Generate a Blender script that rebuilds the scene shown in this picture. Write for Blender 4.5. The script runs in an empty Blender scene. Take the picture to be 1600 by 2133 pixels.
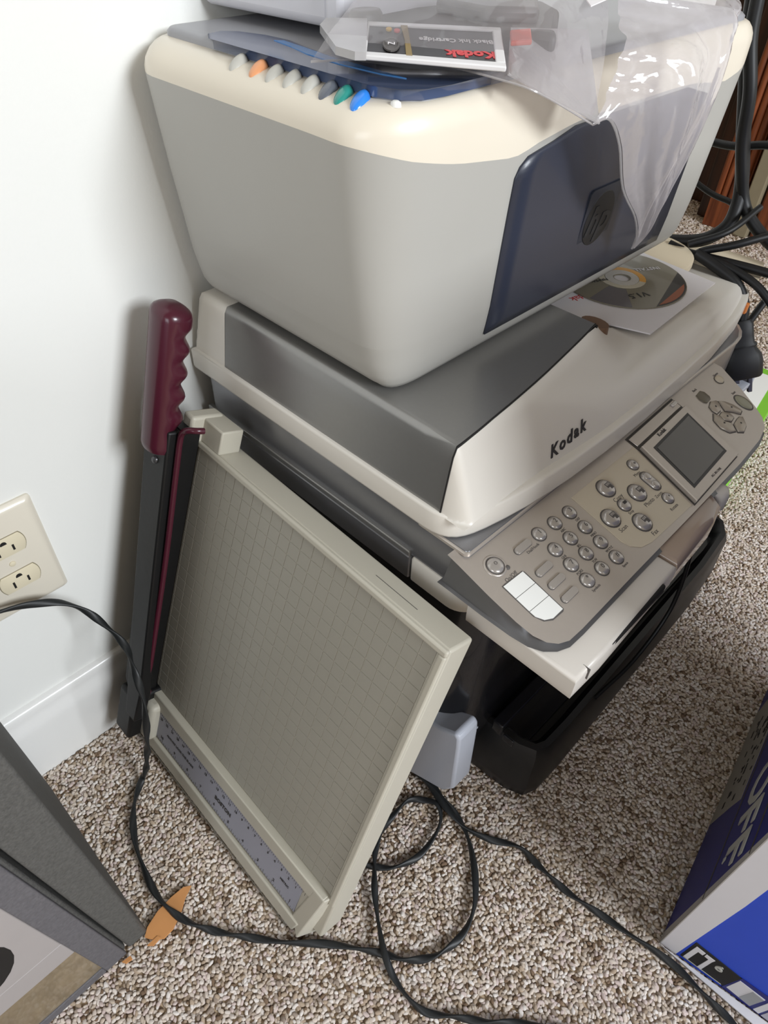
import bpy, bmesh, math, random
from mathutils import Vector, Matrix
random.seed(7)
PI = math.pi
S = bpy.context.scene
COL = S.collection

# ------------------------------------------------------------------ camera
cd = bpy.data.cameras.new('camera')
cd.sensor_fit = 'HORIZONTAL'; cd.sensor_width = 36.0
cd.lens = 1455.593 / 1600 * 36.0
cd.clip_start = 0.02
cam = bpy.data.objects.new('camera', cd); COL.objects.link(cam)
cam.matrix_world = (Matrix.Translation((0.5026, 0, 0.735)) @ Matrix.Rotation(0.7598379, 4, 'Z')
                    @ Matrix.Rotation(0.8018510, 4, 'X') @ Matrix.Rotation(0.0360091, 4, 'Z'))
S.camera = cam

# ------------------------------------------------------------------ world and lights
w = bpy.data.worlds.new('room_light'); S.world = w; w.use_nodes = True
bg = w.node_tree.nodes['Background']
bg.inputs[0].default_value = (1.0, 0.85, 0.65, 1); bg.inputs[1].default_value = 0.28
def area(name, loc, target, size, size_y, power, color):
    l = bpy.data.lights.new(name, 'AREA'); l.shape = 'RECTANGLE'; l.size = size; l.size_y = size_y
    l.energy = power; l.color = color
    o = bpy.data.objects.new(name, l); COL.objects.link(o); o.location = loc
    d = Vector(target) - Vector(loc); o.rotation_euler = d.to_track_quat('-Z', 'Y').to_euler()
area('window_light', (3.0, 0.52, 1.75), (0.2, 0.4, 0.3), 1.0, 0.9, 108, (0.90, 0.95, 1.0))
area('side_fill_light', (1.5, -2.4, 1.4), (0.3, 0.5, 0.4), 1.3, 1.2, 26, (0.86, 0.92, 1.0))  # added fill for the -Y faces, no known window on this side
S.view_settings.view_transform = 'Standard'
S.view_settings.look = 'None'
S.view_settings.gamma = 1.0
S.view_settings.use_curve_mapping = False
S.view_settings.exposure = 0.0

# ------------------------------------------------------------------ materials
def srgb(r, g, b):
    f = lambda c: (c / 255 / 12.92) if c / 255 <= 0.04045 else ((c / 255 + 0.055) / 1.055) ** 2.4
    return (f(r), f(g), f(b), 1)
MATS = {}
def mat(name, c, rough=0.5, metal=0.0, var=0.06, scale=60, bump=0.0, bscale=400, coat=0.0, spec=0.5, trans=0.0, ior=1.45, alpha=1.0):
    if name in MATS: return MATS[name]
    m = bpy.data.materials.new(name); m.use_nodes = True; MATS[name] = m
    nt = m.node_tree; b = nt.nodes['Principled BSDF']
    c = srgb(*c) if max(c) > 1.01 else (*c[:3], 1)
    tc = nt.nodes.new('ShaderNodeTexCoord')
    nz = nt.nodes.new('ShaderNodeTexNoise'); nz.inputs['Scale'].default_value = scale; nz.inputs['Detail'].default_value = 4
    nt.links.new(tc.outputs['Object'], nz.inputs['Vector'])
    mx = nt.nodes.new('ShaderNodeMix'); mx.data_type = 'RGBA'
    mx.inputs[6].default_value = tuple(x * (1 - var) for x in c[:3]) + (1,)
    mx.inputs[7].default_value = tuple(min(1, x * (1 + var)) for x in c[:3]) + (1,)
    nt.links.new(nz.outputs['Fac'], mx.inputs[0]); nt.links.new(mx.outputs[2], b.inputs['Base Color'])
    b.inputs['Roughness'].default_value = rough; b.inputs['Metallic'].default_value = metal
    b.inputs['Coat Weight'].default_value = coat; b.inputs['Specular IOR Level'].default_value = spec
    b.inputs['Transmission Weight'].default_value = trans; b.inputs['IOR'].default_value = ior
    b.inputs['Alpha'].default_value = alpha
    if bump:
        n2 = nt.nodes.new('ShaderNodeTexNoise'); n2.inputs['Scale'].default_value = bscale; n2.inputs['Detail'].default_value = 3
        nt.links.new(tc.outputs['Object'], n2.inputs['Vector'])
        bp = nt.nodes.new('ShaderNodeBump'); bp.inputs['Strength'].default_value = bump; bp.inputs['Distance'].default_value = 0.002
        nt.links.new(n2.outputs['Fac'], bp.inputs['Height']); nt.links.new(bp.outputs[0], b.inputs['Normal'])
    return m

# ------------------------------------------------------------------ geometry helpers
class MB:
    def __init__(s): s.v = []; s.f = []
    def add(s, vs, fs):
        n = len(s.v); s.v += [Vector(v) for v in vs]; s.f += [tuple(i + n for i in f) for f in fs]; return s
    def box(s, a, b, M=None):
        vs = [(x, y, z) for x in (a[0], b[0]) for y in (a[1], b[1]) for z in (a[2], b[2])]
        if M: vs = [M @ Vector(v) for v in vs]
        return s.add(vs, [(0, 1, 3, 2), (4, 6, 7, 5), (0, 4, 5, 1), (2, 3, 7, 6), (0, 2, 6, 4), (1, 5, 7, 3)])
    def loft(s, rings, caps=(True, True), closed=True):
        n = len(rings[0]); vs = [p for r in rings for p in r]; fs = []
        for i in range(len(rings) - 1):
            for j in range(n if closed else n - 1):
                k = (j + 1) % n
                fs.append((i * n + j, i * n + k, (i + 1) * n + k, (i + 1) * n + j))
        if caps[0]: fs.append(tuple(range(n))[::-1])
        if caps[1]: fs.append(tuple((len(rings) - 1) * n + j for j in range(n)))
        return s.add(vs, fs)
    def prism(s, poly, a, b, M=None):      # poly in local xy, from z=a to z=b
        r = [[Vector((x, y, z)) for x, y in poly] for z in (a, b)]
        if M: r = [[M @ p for p in q] for q in r]
        return s.loft(r)
    def dome(s, poly, hs, M=None, cap=True):         # hs: list of (height, scale about centroid)
        cx = sum(p[0] for p in poly) / len(poly); cy = sum(p[1] for p in poly) / len(poly)
        rs = [[Vector((cx + (x - cx) * k, cy + (y - cy) * k, h)) for x, y in poly] for h, k in hs]
        if M: rs = [[M @ p for p in q] for q in rs]
        return s.loft(rs)
def newmesh(mb, smooth=35):
    me = bpy.data.meshes.new('m'); me.from_pydata([tuple(v) for v in mb.v], [], mb.f)
    bm = bmesh.new(); bm.from_mesh(me); bmesh.ops.recalc_face_normals(bm, faces=bm.faces); bm.to_mesh(me); bm.free()
    if smooth:
        me.shade_smooth(); me.set_sharp_from_angle(angle=math.radians(smooth))
    return me
ROOTM = {}
def thing(name, label, cat, loc, M=None, group=None):
    o = bpy.data.objects.new(name, None); COL.objects.link(o); o.empty_display_size = 0.02
    o.matrix_world = M if M else Matrix.Translation(loc)
    ROOTM[o.name] = o.matrix_world.copy()
    o['label'] = label; o['category'] = cat
    if group: o['group'] = group
    return o
def obj(name, mb, m, parent=None, local=False, bevel=0, smooth=35, label=None, kind=None):
    me = newmesh(mb, smooth) if isinstance(mb, MB) else mb
    me.materials.clear()
    for q in (m if isinstance(m, (list, tuple)) else [m]): me.materials.append(q)
    o = bpy.data.objects.new(name, me); COL.objects.link(o)
    if parent is not None:
        o.parent = parent
        pm = ROOTM[parent.name]
        if not local: me.transform(pm.inverted())
        ROOTM[o.name] = pm
    else:
        if not local and isinstance(mb, MB) and mb.v:
            zs = min(v.z for v in mb.v); c = sum(mb.v, Vector()) / len(mb.v); c.z = zs
            me.transform(Matrix.Translation(-c)); o.location = c
            ROOTM[o.name] = Matrix.Translation(c)
    if bevel:
        b = o.modifiers.new('bevel', 'BEVEL'); b.width = bevel; b.segments = 3; b.limit_method = 'ANGLE'; b.angle_limit = math.radians(40)
    if label: o['label'] = label
    if kind: o['kind'] = kind
    return o
def tag(o, label, cat, group=None):
    o['label'] = label; o['category'] = cat
    if group: o['group'] = group
    return o
def catmull(pts, n=8):
    P = [Vector(p) for p in pts]; P = [P[0] * 2 - P[1]] + P + [P[-1] * 2 - P[-2]]; out = []
    for i in range(1, len(P) - 2):
        a, b, c, d = P[i - 1:i + 3]
        for k in range(n):
            t = k / n
            out.append(0.5 * ((2 * b) + (c - a) * t + (2 * a - 5 * b + 4 * c - d) * t * t + (3 * b - a - 3 * c + d) * t ** 3))
    out.append(P[-2]); return out
def tube(pts, ra, rb=None, seg=10, twist=0.0, n=8, phase=0.0, smoothpath=True):
    rb = rb or ra
    P = catmull(pts, n) if smoothpath else [Vector(p) for p in pts]
    rings = []; L = 0; up = Vector((0, 0, 1)); prev = None
    for i, p in enumerate(P):
        t = (P[min(i + 1, len(P) - 1)] - P[max(i - 1, 0)]).normalized()
        if prev is None:
            s = t.cross(up)
            if s.length < 1e-3: s = Vector((1, 0, 0))
            s.normalize()
        else:
            s = (prev - t * prev.dot(t)).normalized()
        prev = s
        u = s.cross(t)
        if i: L += (P[i] - P[i - 1]).length
        a = phase + (twist(L) if callable(twist) else twist * L)
        ring = []
        for k in range(seg):
            th = 2 * PI * k / seg
            x, y = ra * math.cos(th), rb * math.sin(th)
            ring.append(p + s * (x * math.cos(a) - y * math.sin(a)) + u * (x * math.sin(a) + y * math.cos(a)))
        rings.append(ring)
    return MB().loft(rings)
def arc(cx, cy, r, a0, a1, n):
    return [(cx + r * math.cos(a0 + (a1 - a0) * i / n), cy + r * math.sin(a0 + (a1 - a0) * i / n)) for i in range(n + 1)]
def rrect(x0, x1, y0, y1, r, n=6):         # radii for (x1,y0)(x1,y1)(x0,y1)(x0,y0)
    if not isinstance(r, (list, tuple)): r = [r] * 4
    r = [max(q, 1e-4) for q in r]
    return (arc(x1 - r[0], y0 + r[0], r[0], -PI / 2, 0, n) + arc(x1 - r[1], y1 - r[1], r[1], 0, PI / 2, n)
            + arc(x0 + r[2], y1 - r[2], r[2], PI / 2, PI, n) + arc(x0 + r[3], y0 + r[3], r[3], PI, 1.5 * PI, n))
def z3(poly, z): return [Vector((x, y, z)) for x, y in poly]
def frame(o, x, y):                       # matrix with given origin, x dir, y dir
    x = Vector(x).normalized(); y = Vector(y); y = (y - x * y.dot(x)).normalized(); z = x.cross(y)
    M = Matrix((x, y, z)).transposed().to_4x4(); M.translation = Vector(o); return M
def text(name, s, size, o, x, y, m, parent, ext=0.0003, shear=0.0, align='CENTER', bold=0.0, label=None, sx=1.0, ay='CENTER'):
    cu = bpy.data.curves.new('t', 'FONT'); cu.body = s; cu.size = size; cu.extrude = ext; cu.shear = shear
    cu.align_x = align; cu.align_y = ay; cu.offset = bold; cu.resolution_u = 2
    to = bpy.data.objects.new('t', cu); COL.objects.link(to)
    dg = bpy.context.evaluated_depsgraph_get(); me = bpy.data.meshes.new_from_object(to.evaluated_get(dg))
    bpy.data.objects.remove(to); me.transform(Matrix.Diagonal((sx, 1, 1, 1))); me.transform(frame(o, x, y))
    return obj(name, me, m, parent, label=label)
def lerp(a, b, t): return a + (b - a) * t
def interp(x, tab):
    if x <= tab[0][0]: return tab[0][1]
    for (a, va), (b, vb) in zip(tab, tab[1:]):
        if x <= b: return va + (vb - va) * (x - a) / (b - a)
    return tab[-1][1]
def sstep(a, b, x):
    t = max(0, min(1, (x - a) / (b - a))); return t * t * (3 - 2 * t)

# ------------------------------------------------------------------ colours
M_wall = mat('wall_paint', (226, 226, 222), 0.7, var=0.015, scale=4, bump=0.06, bscale=250)
M_trim = mat('trim_gloss_paint', (224, 223, 220), 0.28, var=0.02, scale=20, coat=0.2)
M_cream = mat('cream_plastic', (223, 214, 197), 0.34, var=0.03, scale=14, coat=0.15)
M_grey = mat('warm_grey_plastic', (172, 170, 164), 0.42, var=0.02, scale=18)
M_navy = mat('navy_plastic', (46, 50, 63), 0.36, var=0.06, scale=12, coat=0.1)
M_navygloss = mat('navy_translucent_gloss', (72, 84, 112), 0.10, var=0.2, scale=22, coat=0.6)
M_lidgrey = mat('scanner_lid_grey', (150, 150, 154), 0.35, var=0.03, scale=10)
M_white = mat('pearl_white_plastic', (222, 217, 208), 0.33, var=0.02, scale=12, coat=0.1)
M_alum = mat('brushed_grey_cover', (150, 149, 147), 0.33, metal=0.7, var=0.03, scale=300)
M_flank = mat('dark_silver_flank', (138, 138, 141), 0.32, metal=0.7, var=0.04, scale=200)
M_pod = mat('silver_control_plastic', (192, 184, 176), 0.34, metal=0.55, var=0.03, scale=220)
M_podside = mat('gunmetal_side', (112, 112, 114), 0.34, metal=0.6, var=0.05, scale=160)
M_beigeplate = mat('champagne_plate', (206, 195, 174), 0.42, metal=0.0, var=0.02, scale=60)
M_key = mat('silver_key', (186, 181, 176), 0.22, metal=0.5, var=0.02)
M_ink = mat('grey_print', (88, 84, 82), 0.6)
M_darkprint = mat('dark_print', (54, 52, 52), 0.5)
M_label = mat('paper_label', (236, 236, 232), 0.6, var=0.01)
M_lcd = mat('lcd_glass', (78, 74, 70), 0.08, var=0.08, scale=25, coat=0.5)
M_lcdrim = mat('lcd_dark_rim', (48, 46, 46), 0.3)
M_tray = mat('tray_white_plastic', (206, 200, 192), 0.36, var=0.02, scale=10)
M_smoke = mat('smoky_clear_plastic', (186, 166, 150), 0.14, var=0.12, scale=20, coat=0.5, trans=0.25)
M_black = mat('black_gloss_plastic', (22, 22, 25), 0.24, var=0.1, scale=20, coat=0.2)
M_blackm = mat('black_matte_plastic', (18, 18, 19), 0.42, var=0.1, scale=30, bump=0.05, bscale=900)
M_wing = mat('pale_blue_grey_plastic', (178, 182, 192), 0.35, var=0.02, scale=10)
M_slot = mat('dark_gap', (24, 22, 21), 0.7)
M_putty = mat('putty_plastic', (182, 177, 163), 0.46, var=0.03, scale=14, bump=0.04, bscale=900)
M_grid = mat('putty_grid_plastic', (156, 152, 141), 0.50, var=0.05, scale=9, bump=0.05, bscale=900)
M_groove = mat('putty_groove', (112, 108, 98), 0.6)
M_ruler = mat('ruler_strip', (150, 151, 163), 0.35, var=0.03, scale=14)
M_burg = mat('burgundy_plastic', (70, 20, 36), 0.30, var=0.05, scale=20, coat=0.25)
M_iron = mat('black_enamel', (12, 12, 13), 0.5, var=0.2, scale=40, bump=0.08, bscale=120)
M_cord = mat('black_vinyl_cord', (30, 32, 33), 0.48, var=0.1, scale=60)
M_cord2 = mat('black_power_cord', (12, 12, 13), 0.5, var=0.1, scale=60)
M_steel = mat('plug_metal', (150, 146, 140), 0.25, metal=0.9)
M_ivory = mat('ivory_plate', (216, 209, 194), 0.32, var=0.02, scale=10, coat=0.3)
M_ivory2 = mat('ivory_socket', (218, 208, 182), 0.32, var=0.02, scale=10, coat=0.3)
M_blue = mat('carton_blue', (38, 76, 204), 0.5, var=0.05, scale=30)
M_navyshade = mat('carton_navy_and_shaded_blue', (26, 32, 112), 0.5, var=0.08, scale=30)  # navy print, and carton blue darkened for its shaded side
M_cardwhite = mat('carton_white', (212, 211, 216), 0.55, var=0.02)
M_cardgrey = mat('carton_grey_label', (150, 146, 138), 0.6, var=0.06, scale=30)
M_green = mat('green_card', (128, 196, 62), 0.5, var=0.04)
M_paper = mat('white_paper', (226, 222, 224), 0.65, var=0.01)
M_beigecard = mat('cream_card', (216, 202, 176), 0.55, var=0.02)
M_fabric = mat('grey_speckled_side', (82, 81, 78), 0.7, var=0.5, scale=420, bump=0.3, bscale=700)
M_silverpanel = mat('silver_front_panel', (160, 154, 152), 0.4, var=0.10, scale=14)
M_woodchip = mat('wood_chip', (196, 138, 84), 0.6, var=0.1, scale=60)
M_orange = mat('orange_key', (226, 158, 112), 0.3); M_btngrey = mat('button_grey', (186, 184, 176), 0.35)
M_btndark = mat('button_dark', (96, 100, 108), 0.25, coat=0.3); M_teal = mat('button_teal', (48, 140, 128), 0.2, coat=0.4)
M_btnblue = mat('button_blue', (50, 132, 226), 0.2, coat=0.4); M_amber = mat('amber_print', (206, 122, 60), 0.4)
M_red = mat('red_print', (208, 62, 66), 0.5); M_yellow = mat('yellow_print', (214, 170, 50), 0.5)

# floor: dark backing below the pile
M_back = mat('carpet_backing', (180, 160, 134), 0.95, var=0.3, scale=160)
def carpet_mat():
    m = bpy.data.materials.new('carpet_tuft'); m.use_nodes = True; nt = m.node_tree; b = nt.nodes['Principled BSDF']
    oi = nt.nodes.new('ShaderNodeObjectInfo'); cr = nt.nodes.new('ShaderNodeValToRGB'); cr.color_ramp.interpolation = 'CONSTANT'
    cols = [(0, (134, 112, 92)), (.06, (190, 170, 148)), (.18, (214, 198, 180)), (.36, (230, 216, 202)), (.56, (238, 227, 216)), (.74, (224, 206, 198)), (.86, (246, 238, 230)), (.95, (168, 152, 138))]
    e = cr.color_ramp.elements; e[0].position = 0; e[0].color = srgb(*cols[0][1]); e[1].position = cols[1][0]; e[1].color = srgb(*cols[1][1])
    for p, c in cols[2:]:
        q = e.new(p); q.color = srgb(*c)
    nt.links.new(oi.outputs['Random'], cr.inputs[0])
    tc = nt.nodes.new('ShaderNodeTexCoord'); nz = nt.nodes.new('ShaderNodeTexNoise'); nz.inputs['Scale'].default_value = 900
    nt.links.new(tc.outputs['Object'], nz.inputs['Vector'])
    mx = nt.nodes.new('ShaderNodeMix'); mx.data_type = 'RGBA'; mx.blend_type = 'MULTIPLY'; mx.inputs[0].default_value = 0.5
    nt.links.new(cr.outputs[0], mx.inputs[6]); nt.links.new(nz.outputs['Color'], mx.inputs[7])
    mx.inputs[0].default_value = 0.0
    nt.links.new(mx.outputs[2], b.inputs['Base Color']); b.inputs['Roughness'].default_value = 0.95; b.inputs['Specular IOR Level'].default_value = 0.1
    bp = nt.nodes.new('ShaderNodeBump'); bp.inputs['Strength'].default_value = 0.6; bp.inputs['Distance'].default_value = 0.001
    nt.links.new(nz.outputs['Fac'], bp.inputs['Height']); nt.links.new(bp.outputs[0], b.inputs['Normal'])
    return m

# ------------------------------------------------------------------ the room
fl = obj('floor', MB().box((-1.6, -1.6, -0.05), (2.6, 3.2, -0.004)), M_back, smooth=0, kind='structure')
wl = obj('wall_left', MB().box((-0.12, -1.6, -0.05), (0, 1.15, 2.4)), M_wall, smooth=0, kind='structure')
wb = obj('wall_back', MB().box((-1.6, 2.5, -0.05), (2.6, 2.6, 2.4)), M_wall, smooth=0, kind='structure')
# baseboard with a moulded top
prof = [(0, -0.004), (0.013, -0.004), (0.013, 0.070), (0.0115, 0.078), (0.0085, 0.084), (0.0075, 0.090), (0.0072, 0.096), (0.005, 0.100), (0, 0.101)]
bb = MB().loft([[Vector((x, y, z)) for x, z in prof] for y in (-1.6, 1.15)])
obj('baseboard_left', bb, M_trim, smooth=50, kind='structure')

# carpet pile: berber tufts, one object
def carpet():
    tuft = bpy.data.meshes.new('tuft'); bm = bmesh.new(); bmesh.ops.create_icosphere(bm, subdivisions=1, radius=1.0)
    for v in bm.verts: v.co *= random.uniform(0.85, 1.12)
    bm.to_mesh(tuft); bm.free(); tuft.shade_smooth(); tuft.materials.append(carpet_mat())
    to = bpy.data.objects.new('tuft_source', tuft)
    vs = []; rows = []
    def inside(x, y):
        if x < 0.014 and y < 1.16: return False
        if 0.04 < x < 0.38 and 0.36 < y < 0.77: return False
        if 0.575 < x and 0.36 < y < 0.72: return False
        if 0.03 < x < 0.22 and -0.30 < y < -0.03: return False
        return True
    p = 0.0034; y = -0.62; j = 0
    while y < 2.3:
        q = p * 1.7 if y < -.17 else p if y < 0.95 else p * (1 + (y - 0.95) * 0.9)
        x = -0.5 if y > 1.1 else 0.0
        xm = 1.05 if y < 0.35 else 0.78 if y < 0.9 else 0.70
        while x < xm:
            X = x + random.uniform(-.4, .4) * q; Y = y + random.uniform(-.4, .4) * q
            if inside(X, Y): vs.append((X, Y, random.uniform(-0.0036, -0.0016)))
            x += q
        y += q * 0.9; j += 1
    me = bpy.data.meshes.new('carpet'); me.from_pydata(vs, [], [])
    a = me.attributes.new('rot', 'FLOAT_VECTOR', 'POINT'); b = me.attributes.new('scl', 'FLOAT_VECTOR', 'POINT')
    for i, v in enumerate(vs):
        a.data[i].vector = (random.uniform(-.7, .7), random.uniform(-.7, .7), random.uniform(0, 6.28))
        k = 1.6 if v[1] < -.17 else 1.0 if v[1] < 0.95 else 1 + (v[1] - 0.95) * 0.9
        r = random.uniform(.75, 1.15)
        b.data[i].vector = (0.0036 * r * k * random.uniform(.7, 1.3), 0.0022 * r * k, 0.0020 * random.uniform(.8, 1.2))
    o = bpy.data.objects.new('carpet_pile', me); COL.objects.link(o)
    ng = bpy.data.node_groups.new('pile', 'GeometryNodeTree')
    ng.interface.new_socket('Geometry', in_out='INPUT', socket_type='NodeSocketGeometry')
    ng.interface.new_socket('Geometry', in_out='OUTPUT', socket_type='NodeSocketGeometry')
    gi = ng.nodes.new('NodeGroupInput'); go = ng.nodes.new('NodeGroupOutput'); ip = ng.nodes.new('GeometryNodeInstanceOnPoints')
    oi = ng.nodes.new('GeometryNodeObjectInfo'); oi.inputs[0].default_value = to
    m2p = ng.nodes.new('GeometryNodeMeshToPoints')
    na = ng.nodes.new('GeometryNodeInputNamedAttribute'); na.data_type = 'FLOAT_VECTOR'; na.inputs[0].default_value = 'rot'
    nb = ng.nodes.new('GeometryNodeInputNamedAttribute'); nb.data_type = 'FLOAT_VECTOR'; nb.inputs[0].default_value = 'scl'
    e2r = ng.nodes.new('FunctionNodeEulerToRotation')
    L = ng.links.new
    L(gi.outputs[0], m2p.inputs[0]); L(m2p.outputs[0], ip.inputs['Points']); L(oi.outputs['Geometry'], ip.inputs['Instance'])
    L(na.outputs[0], e2r.inputs[0]); L(e2r.outputs[0], ip.inputs['Rotation']); L(nb.outputs[0], ip.inputs['Scale'])
    L(ip.outputs[0], go.inputs[0])
    md = o.modifiers.new('pile', 'NODES'); md.node_group = ng
    tag(o, 'beige and brown flecked looped carpet covering the floor', 'carpet'); o['kind'] = 'stuff'
carpet()

# ------------------------------------------------------------------ wooden furniture far right
def wood_mat(name, c1, c2, s):
    m = bpy.data.materials.new(name); m.use_nodes = True; nt = m.node_tree; b = nt.nodes['Principled BSDF']
    tc = nt.nodes.new('ShaderNodeTexCoord'); mp = nt.nodes.new('ShaderNodeMapping'); mp.inputs['Scale'].default_value = (60, 60, 5)
    nz = nt.nodes.new('ShaderNodeTexNoise'); nz.inputs['Scale'].default_value = 1.2; nz.inputs['Detail'].default_value = 6
    cr = nt.nodes.new('ShaderNodeValToRGB'); cr.color_ramp.elements[0].color = srgb(*c1); cr.color_ramp.elements[1].color = srgb(*c2)
    cr.color_ramp.elements[0].position = 0.3; cr.color_ramp.elements[1].position = 0.7
    L = nt.links.new; L(tc.outputs['Object'], mp.inputs[0]); L(mp.outputs[0], nz.inputs['Vector']); L(nz.outputs['Fac'], cr.inputs[0]); L(cr.outputs[0], b.inputs['Base Color'])
    b.inputs['Roughness'].default_value = 0.35
    return m
W1 = wood_mat('cherry_wood', (84, 40, 22), (150, 82, 46), 1); W2 = wood_mat('walnut_wood', (40, 22, 14), (74, 42, 26), 1)
W3 = mat('beige_edge', (150, 140, 116), 0.5)
hutch = thing('wooden_cabinet', 'reddish brown wooden cabinet with fluted posts and a beige edge strip beyond the printers', 'cabinet', (-0.1, 2.1, 0))
obj('back_panel', MB().box((-0.40, 2.12, 0), (0.60, 2.40, 0.95)), W2, hutch, bevel=0.004)
obj('post', MB().box((-0.262, 2.02, 0), (-0.226, 2.13, 0.95)), W2, hutch, bevel=0.004, label='dark brown post')
mb = MB()
for i in range(4): mb.add(*(lambda r: ([v for q in r for v in q], [(a * 12 + b, a * 12 + (b + 1) % 12, (a + 1) * 12 + (b + 1) % 12, (a + 1) * 12 + b) for a in range(1) for b in range(12)]))([[Vector((-0.212 + i * 0.018 + 0.009 * math.cos(k * PI / 6), 1.99 + 0.009 * math.sin(k * PI / 6), z)) for k in range(12)] for z in (0.06, 0.95)]))
mb.box((-0.222, 1.975, 0), (-0.146, 2.05, 0.07)); mb.box((-0.222, 1.995, 0), (-0.146, 2.12, 0.95))
obj('post', mb, W1, hutch, label='fluted orange brown post')
obj('edge_strip', MB().box((-0.132, 1.965, 0), (-0.098, 2.12, 0.95)), W3, hutch, bevel=0.003)
obj('post', MB().box((-0.094, 1.98, 0), (0.10, 2.12, 0.95)), W1, hutch, bevel=0.006)
obj('side_panel', MB().box((0.10, 2.0, 0), (0.60, 2.12, 0.95)), W2, hutch, bevel=0.004)

# ------------------------------------------------------------------ outlet plate
op = thing('outlet_plate', 'ivory double power outlet plate on the white wall', 'outlet', (0, 0.07, 0.28))
Mo = frame((0, 0.0655, 0.281), (0, 1, 0), (0, 0, 1))   # local x along wall, y up, z out
obj('plate', MB().loft([[Mo @ Vector((x, y, h)) for x, y in rrect(-.035 + i, .035 - i, -.057 + i, .057 - i, .003, 3)] for h, i in ((0, 0), (.002, 0), (.005, .0025), (.006, .005))]), M_ivory, op)
for k, yy in enumerate((0.0195, -0.0195)):
    Ms = Mo @ Matrix.Translation((0, yy, 0.006))
    o_ = arc(0.0, 0, .0172, -0.62, 0.62, 8) + arc(0.0, 0, .0172, PI - 0.62, PI + 0.62, 8)
    sk = obj('socket', MB().dome(o_, ((-.002, 1), (.0008, 1), (.0014, .95)), Ms), M_ivory2, op)
    sl = MB(); sl.box((-.0072, -.0062, .0012), (-.0054, .0008, .0017), Ms); sl.box((.0054, -.0052, .0012), (.0072, .0008, .0017), Ms)
    sl.prism(arc(0, .0048, .0027, 0, PI, 6) + [(-.0027, .0040), (.0027, .0040)], .0012, .0017, Ms)
    obj('slot', sl, M_slot, sk, smooth=0)
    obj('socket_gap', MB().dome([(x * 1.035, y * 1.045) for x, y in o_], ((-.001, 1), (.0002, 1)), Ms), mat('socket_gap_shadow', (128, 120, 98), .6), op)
obj('screw', MB().dome(arc(0, 0, .003, 0, 2 * PI - .6, 9), ((.005, 1), (.0068, .9), (.0072, .5)), Mo), M_ivory2, op)

# ------------------------------------------------------------------ grey tower at left
tw = thing('grey_tower_heater', 'grey speckled upright appliance with silver front panel, cut off at the lower left corner', 'appliance', (0.12, -0.14, 0))
lean = lambda y, z: y - 0.085 * z
def leanbox(x0, x1, y0, y1, z0, z1):
    mb = MB().box((x0, y0, z0), (x1, y1, z1))
    for v in mb.v: v.y = lean(v.y, v.z)
    return mb
sil = [(0.045, -0.0035), (0.222, -0.0035), (0.2245, -0.006), (0.2245, -0.021)]
mb = leanbox(0.032, 0.222, -0.3, -0.024, 0, 0.52)
obj('body', mb, M_fabric, tw, bevel=0.003)
mb = MB().box((0.032, -0.0225, 0.0), (0.224, -0.0035, 0.52))
for v in mb.v: v.y += -0.024 * v.z if v.y > -0.01 else -0.075 * v.z
obj('side_cover', mb, M_fabric, tw, bevel=0.0025)
obj('front_stile', leanbox(0.222, 0.226, -0.046, -0.0262, 0.0, 0.52), mat('grey_speckled_front', (94, 92, 95), 0.65, var=0.35, scale=420, bump=0.2, bscale=700), tw, bevel=0.001)
obj('bottom_rail', leanbox(0.222, 0.226, -0.3, -0.046, 0.0, 0.012), MATS['grey_speckled_front'], tw, bevel=0.001)
obj('kick_panel', leanbox(0.222, 0.2245, -0.3, -0.046, 0.012, 0.078), mat('gloss_carpet_reflection', (126, 112, 90), 0.25, var=0.45, scale=60, coat=0.4), tw)  # mottled brown is the carpet's reflection, painted into the glossy panel
obj('front_panel', leanbox(0.222, 0.2252, -0.3, -0.046, 0.079, 0.108), M_silverpanel, tw, bevel=0.0008)
obj('front_panel', leanbox(0.222, 0.2256, -0.3, -0.046, 0.1088, 0.52), M_silverpanel, tw, bevel=0.0008)
Mt = frame((0.2257, -0.112, 0.158), (0, -1, 0), (0, -0.05, 1))
ell = [(.034 * math.cos(a), .040 * math.sin(a)) for a in [i * PI / 12 for i in range(24)]]
obj('port_hole', MB().dome(ell, ((0, 1), (.0006, .98)), Mt), M_slot, tw)
obj('port_flap', MB().dome([(x * .8, y * .52 - 0.016) for x, y in ell], ((.0004, 1), (.0022, .9)), Mt), mat('tan_flap', (196, 182, 158), 0.2, coat=.4), tw)

# ------------------------------------------------------------------ wood chips on the carpet
def chip(poly, z, label, th=0.0022):
    mb = MB().prism(poly, z, z + th)
    tag(obj('wood_chip', mb, M_woodchip, smooth=0), label, 'wood chip')
chip([(.2215, -.002), (.2270, -.008), (.2335, -.004), (.2400, .004), (.2392, .014), (.2325, .027), (.2245, .037), (.2195, .047), (.2155, .041), (.2150, .028), (.2165, .012)], 0.0015, 'torn orange-brown wood chip on carpet under the flat cord')
chip([(.2345, -.010), (.2385, -.006), (.2375, .002), (.2345, .001)], 0.0022, 'tiny pale orange splinter beside the larger wood chip')
chip([(.2300, -.033), (.2335, -.031), (.2345, -.025), (.2310, -.025)], 0.002, 'small orange-brown crumb at the corner of the grey appliance')

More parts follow.
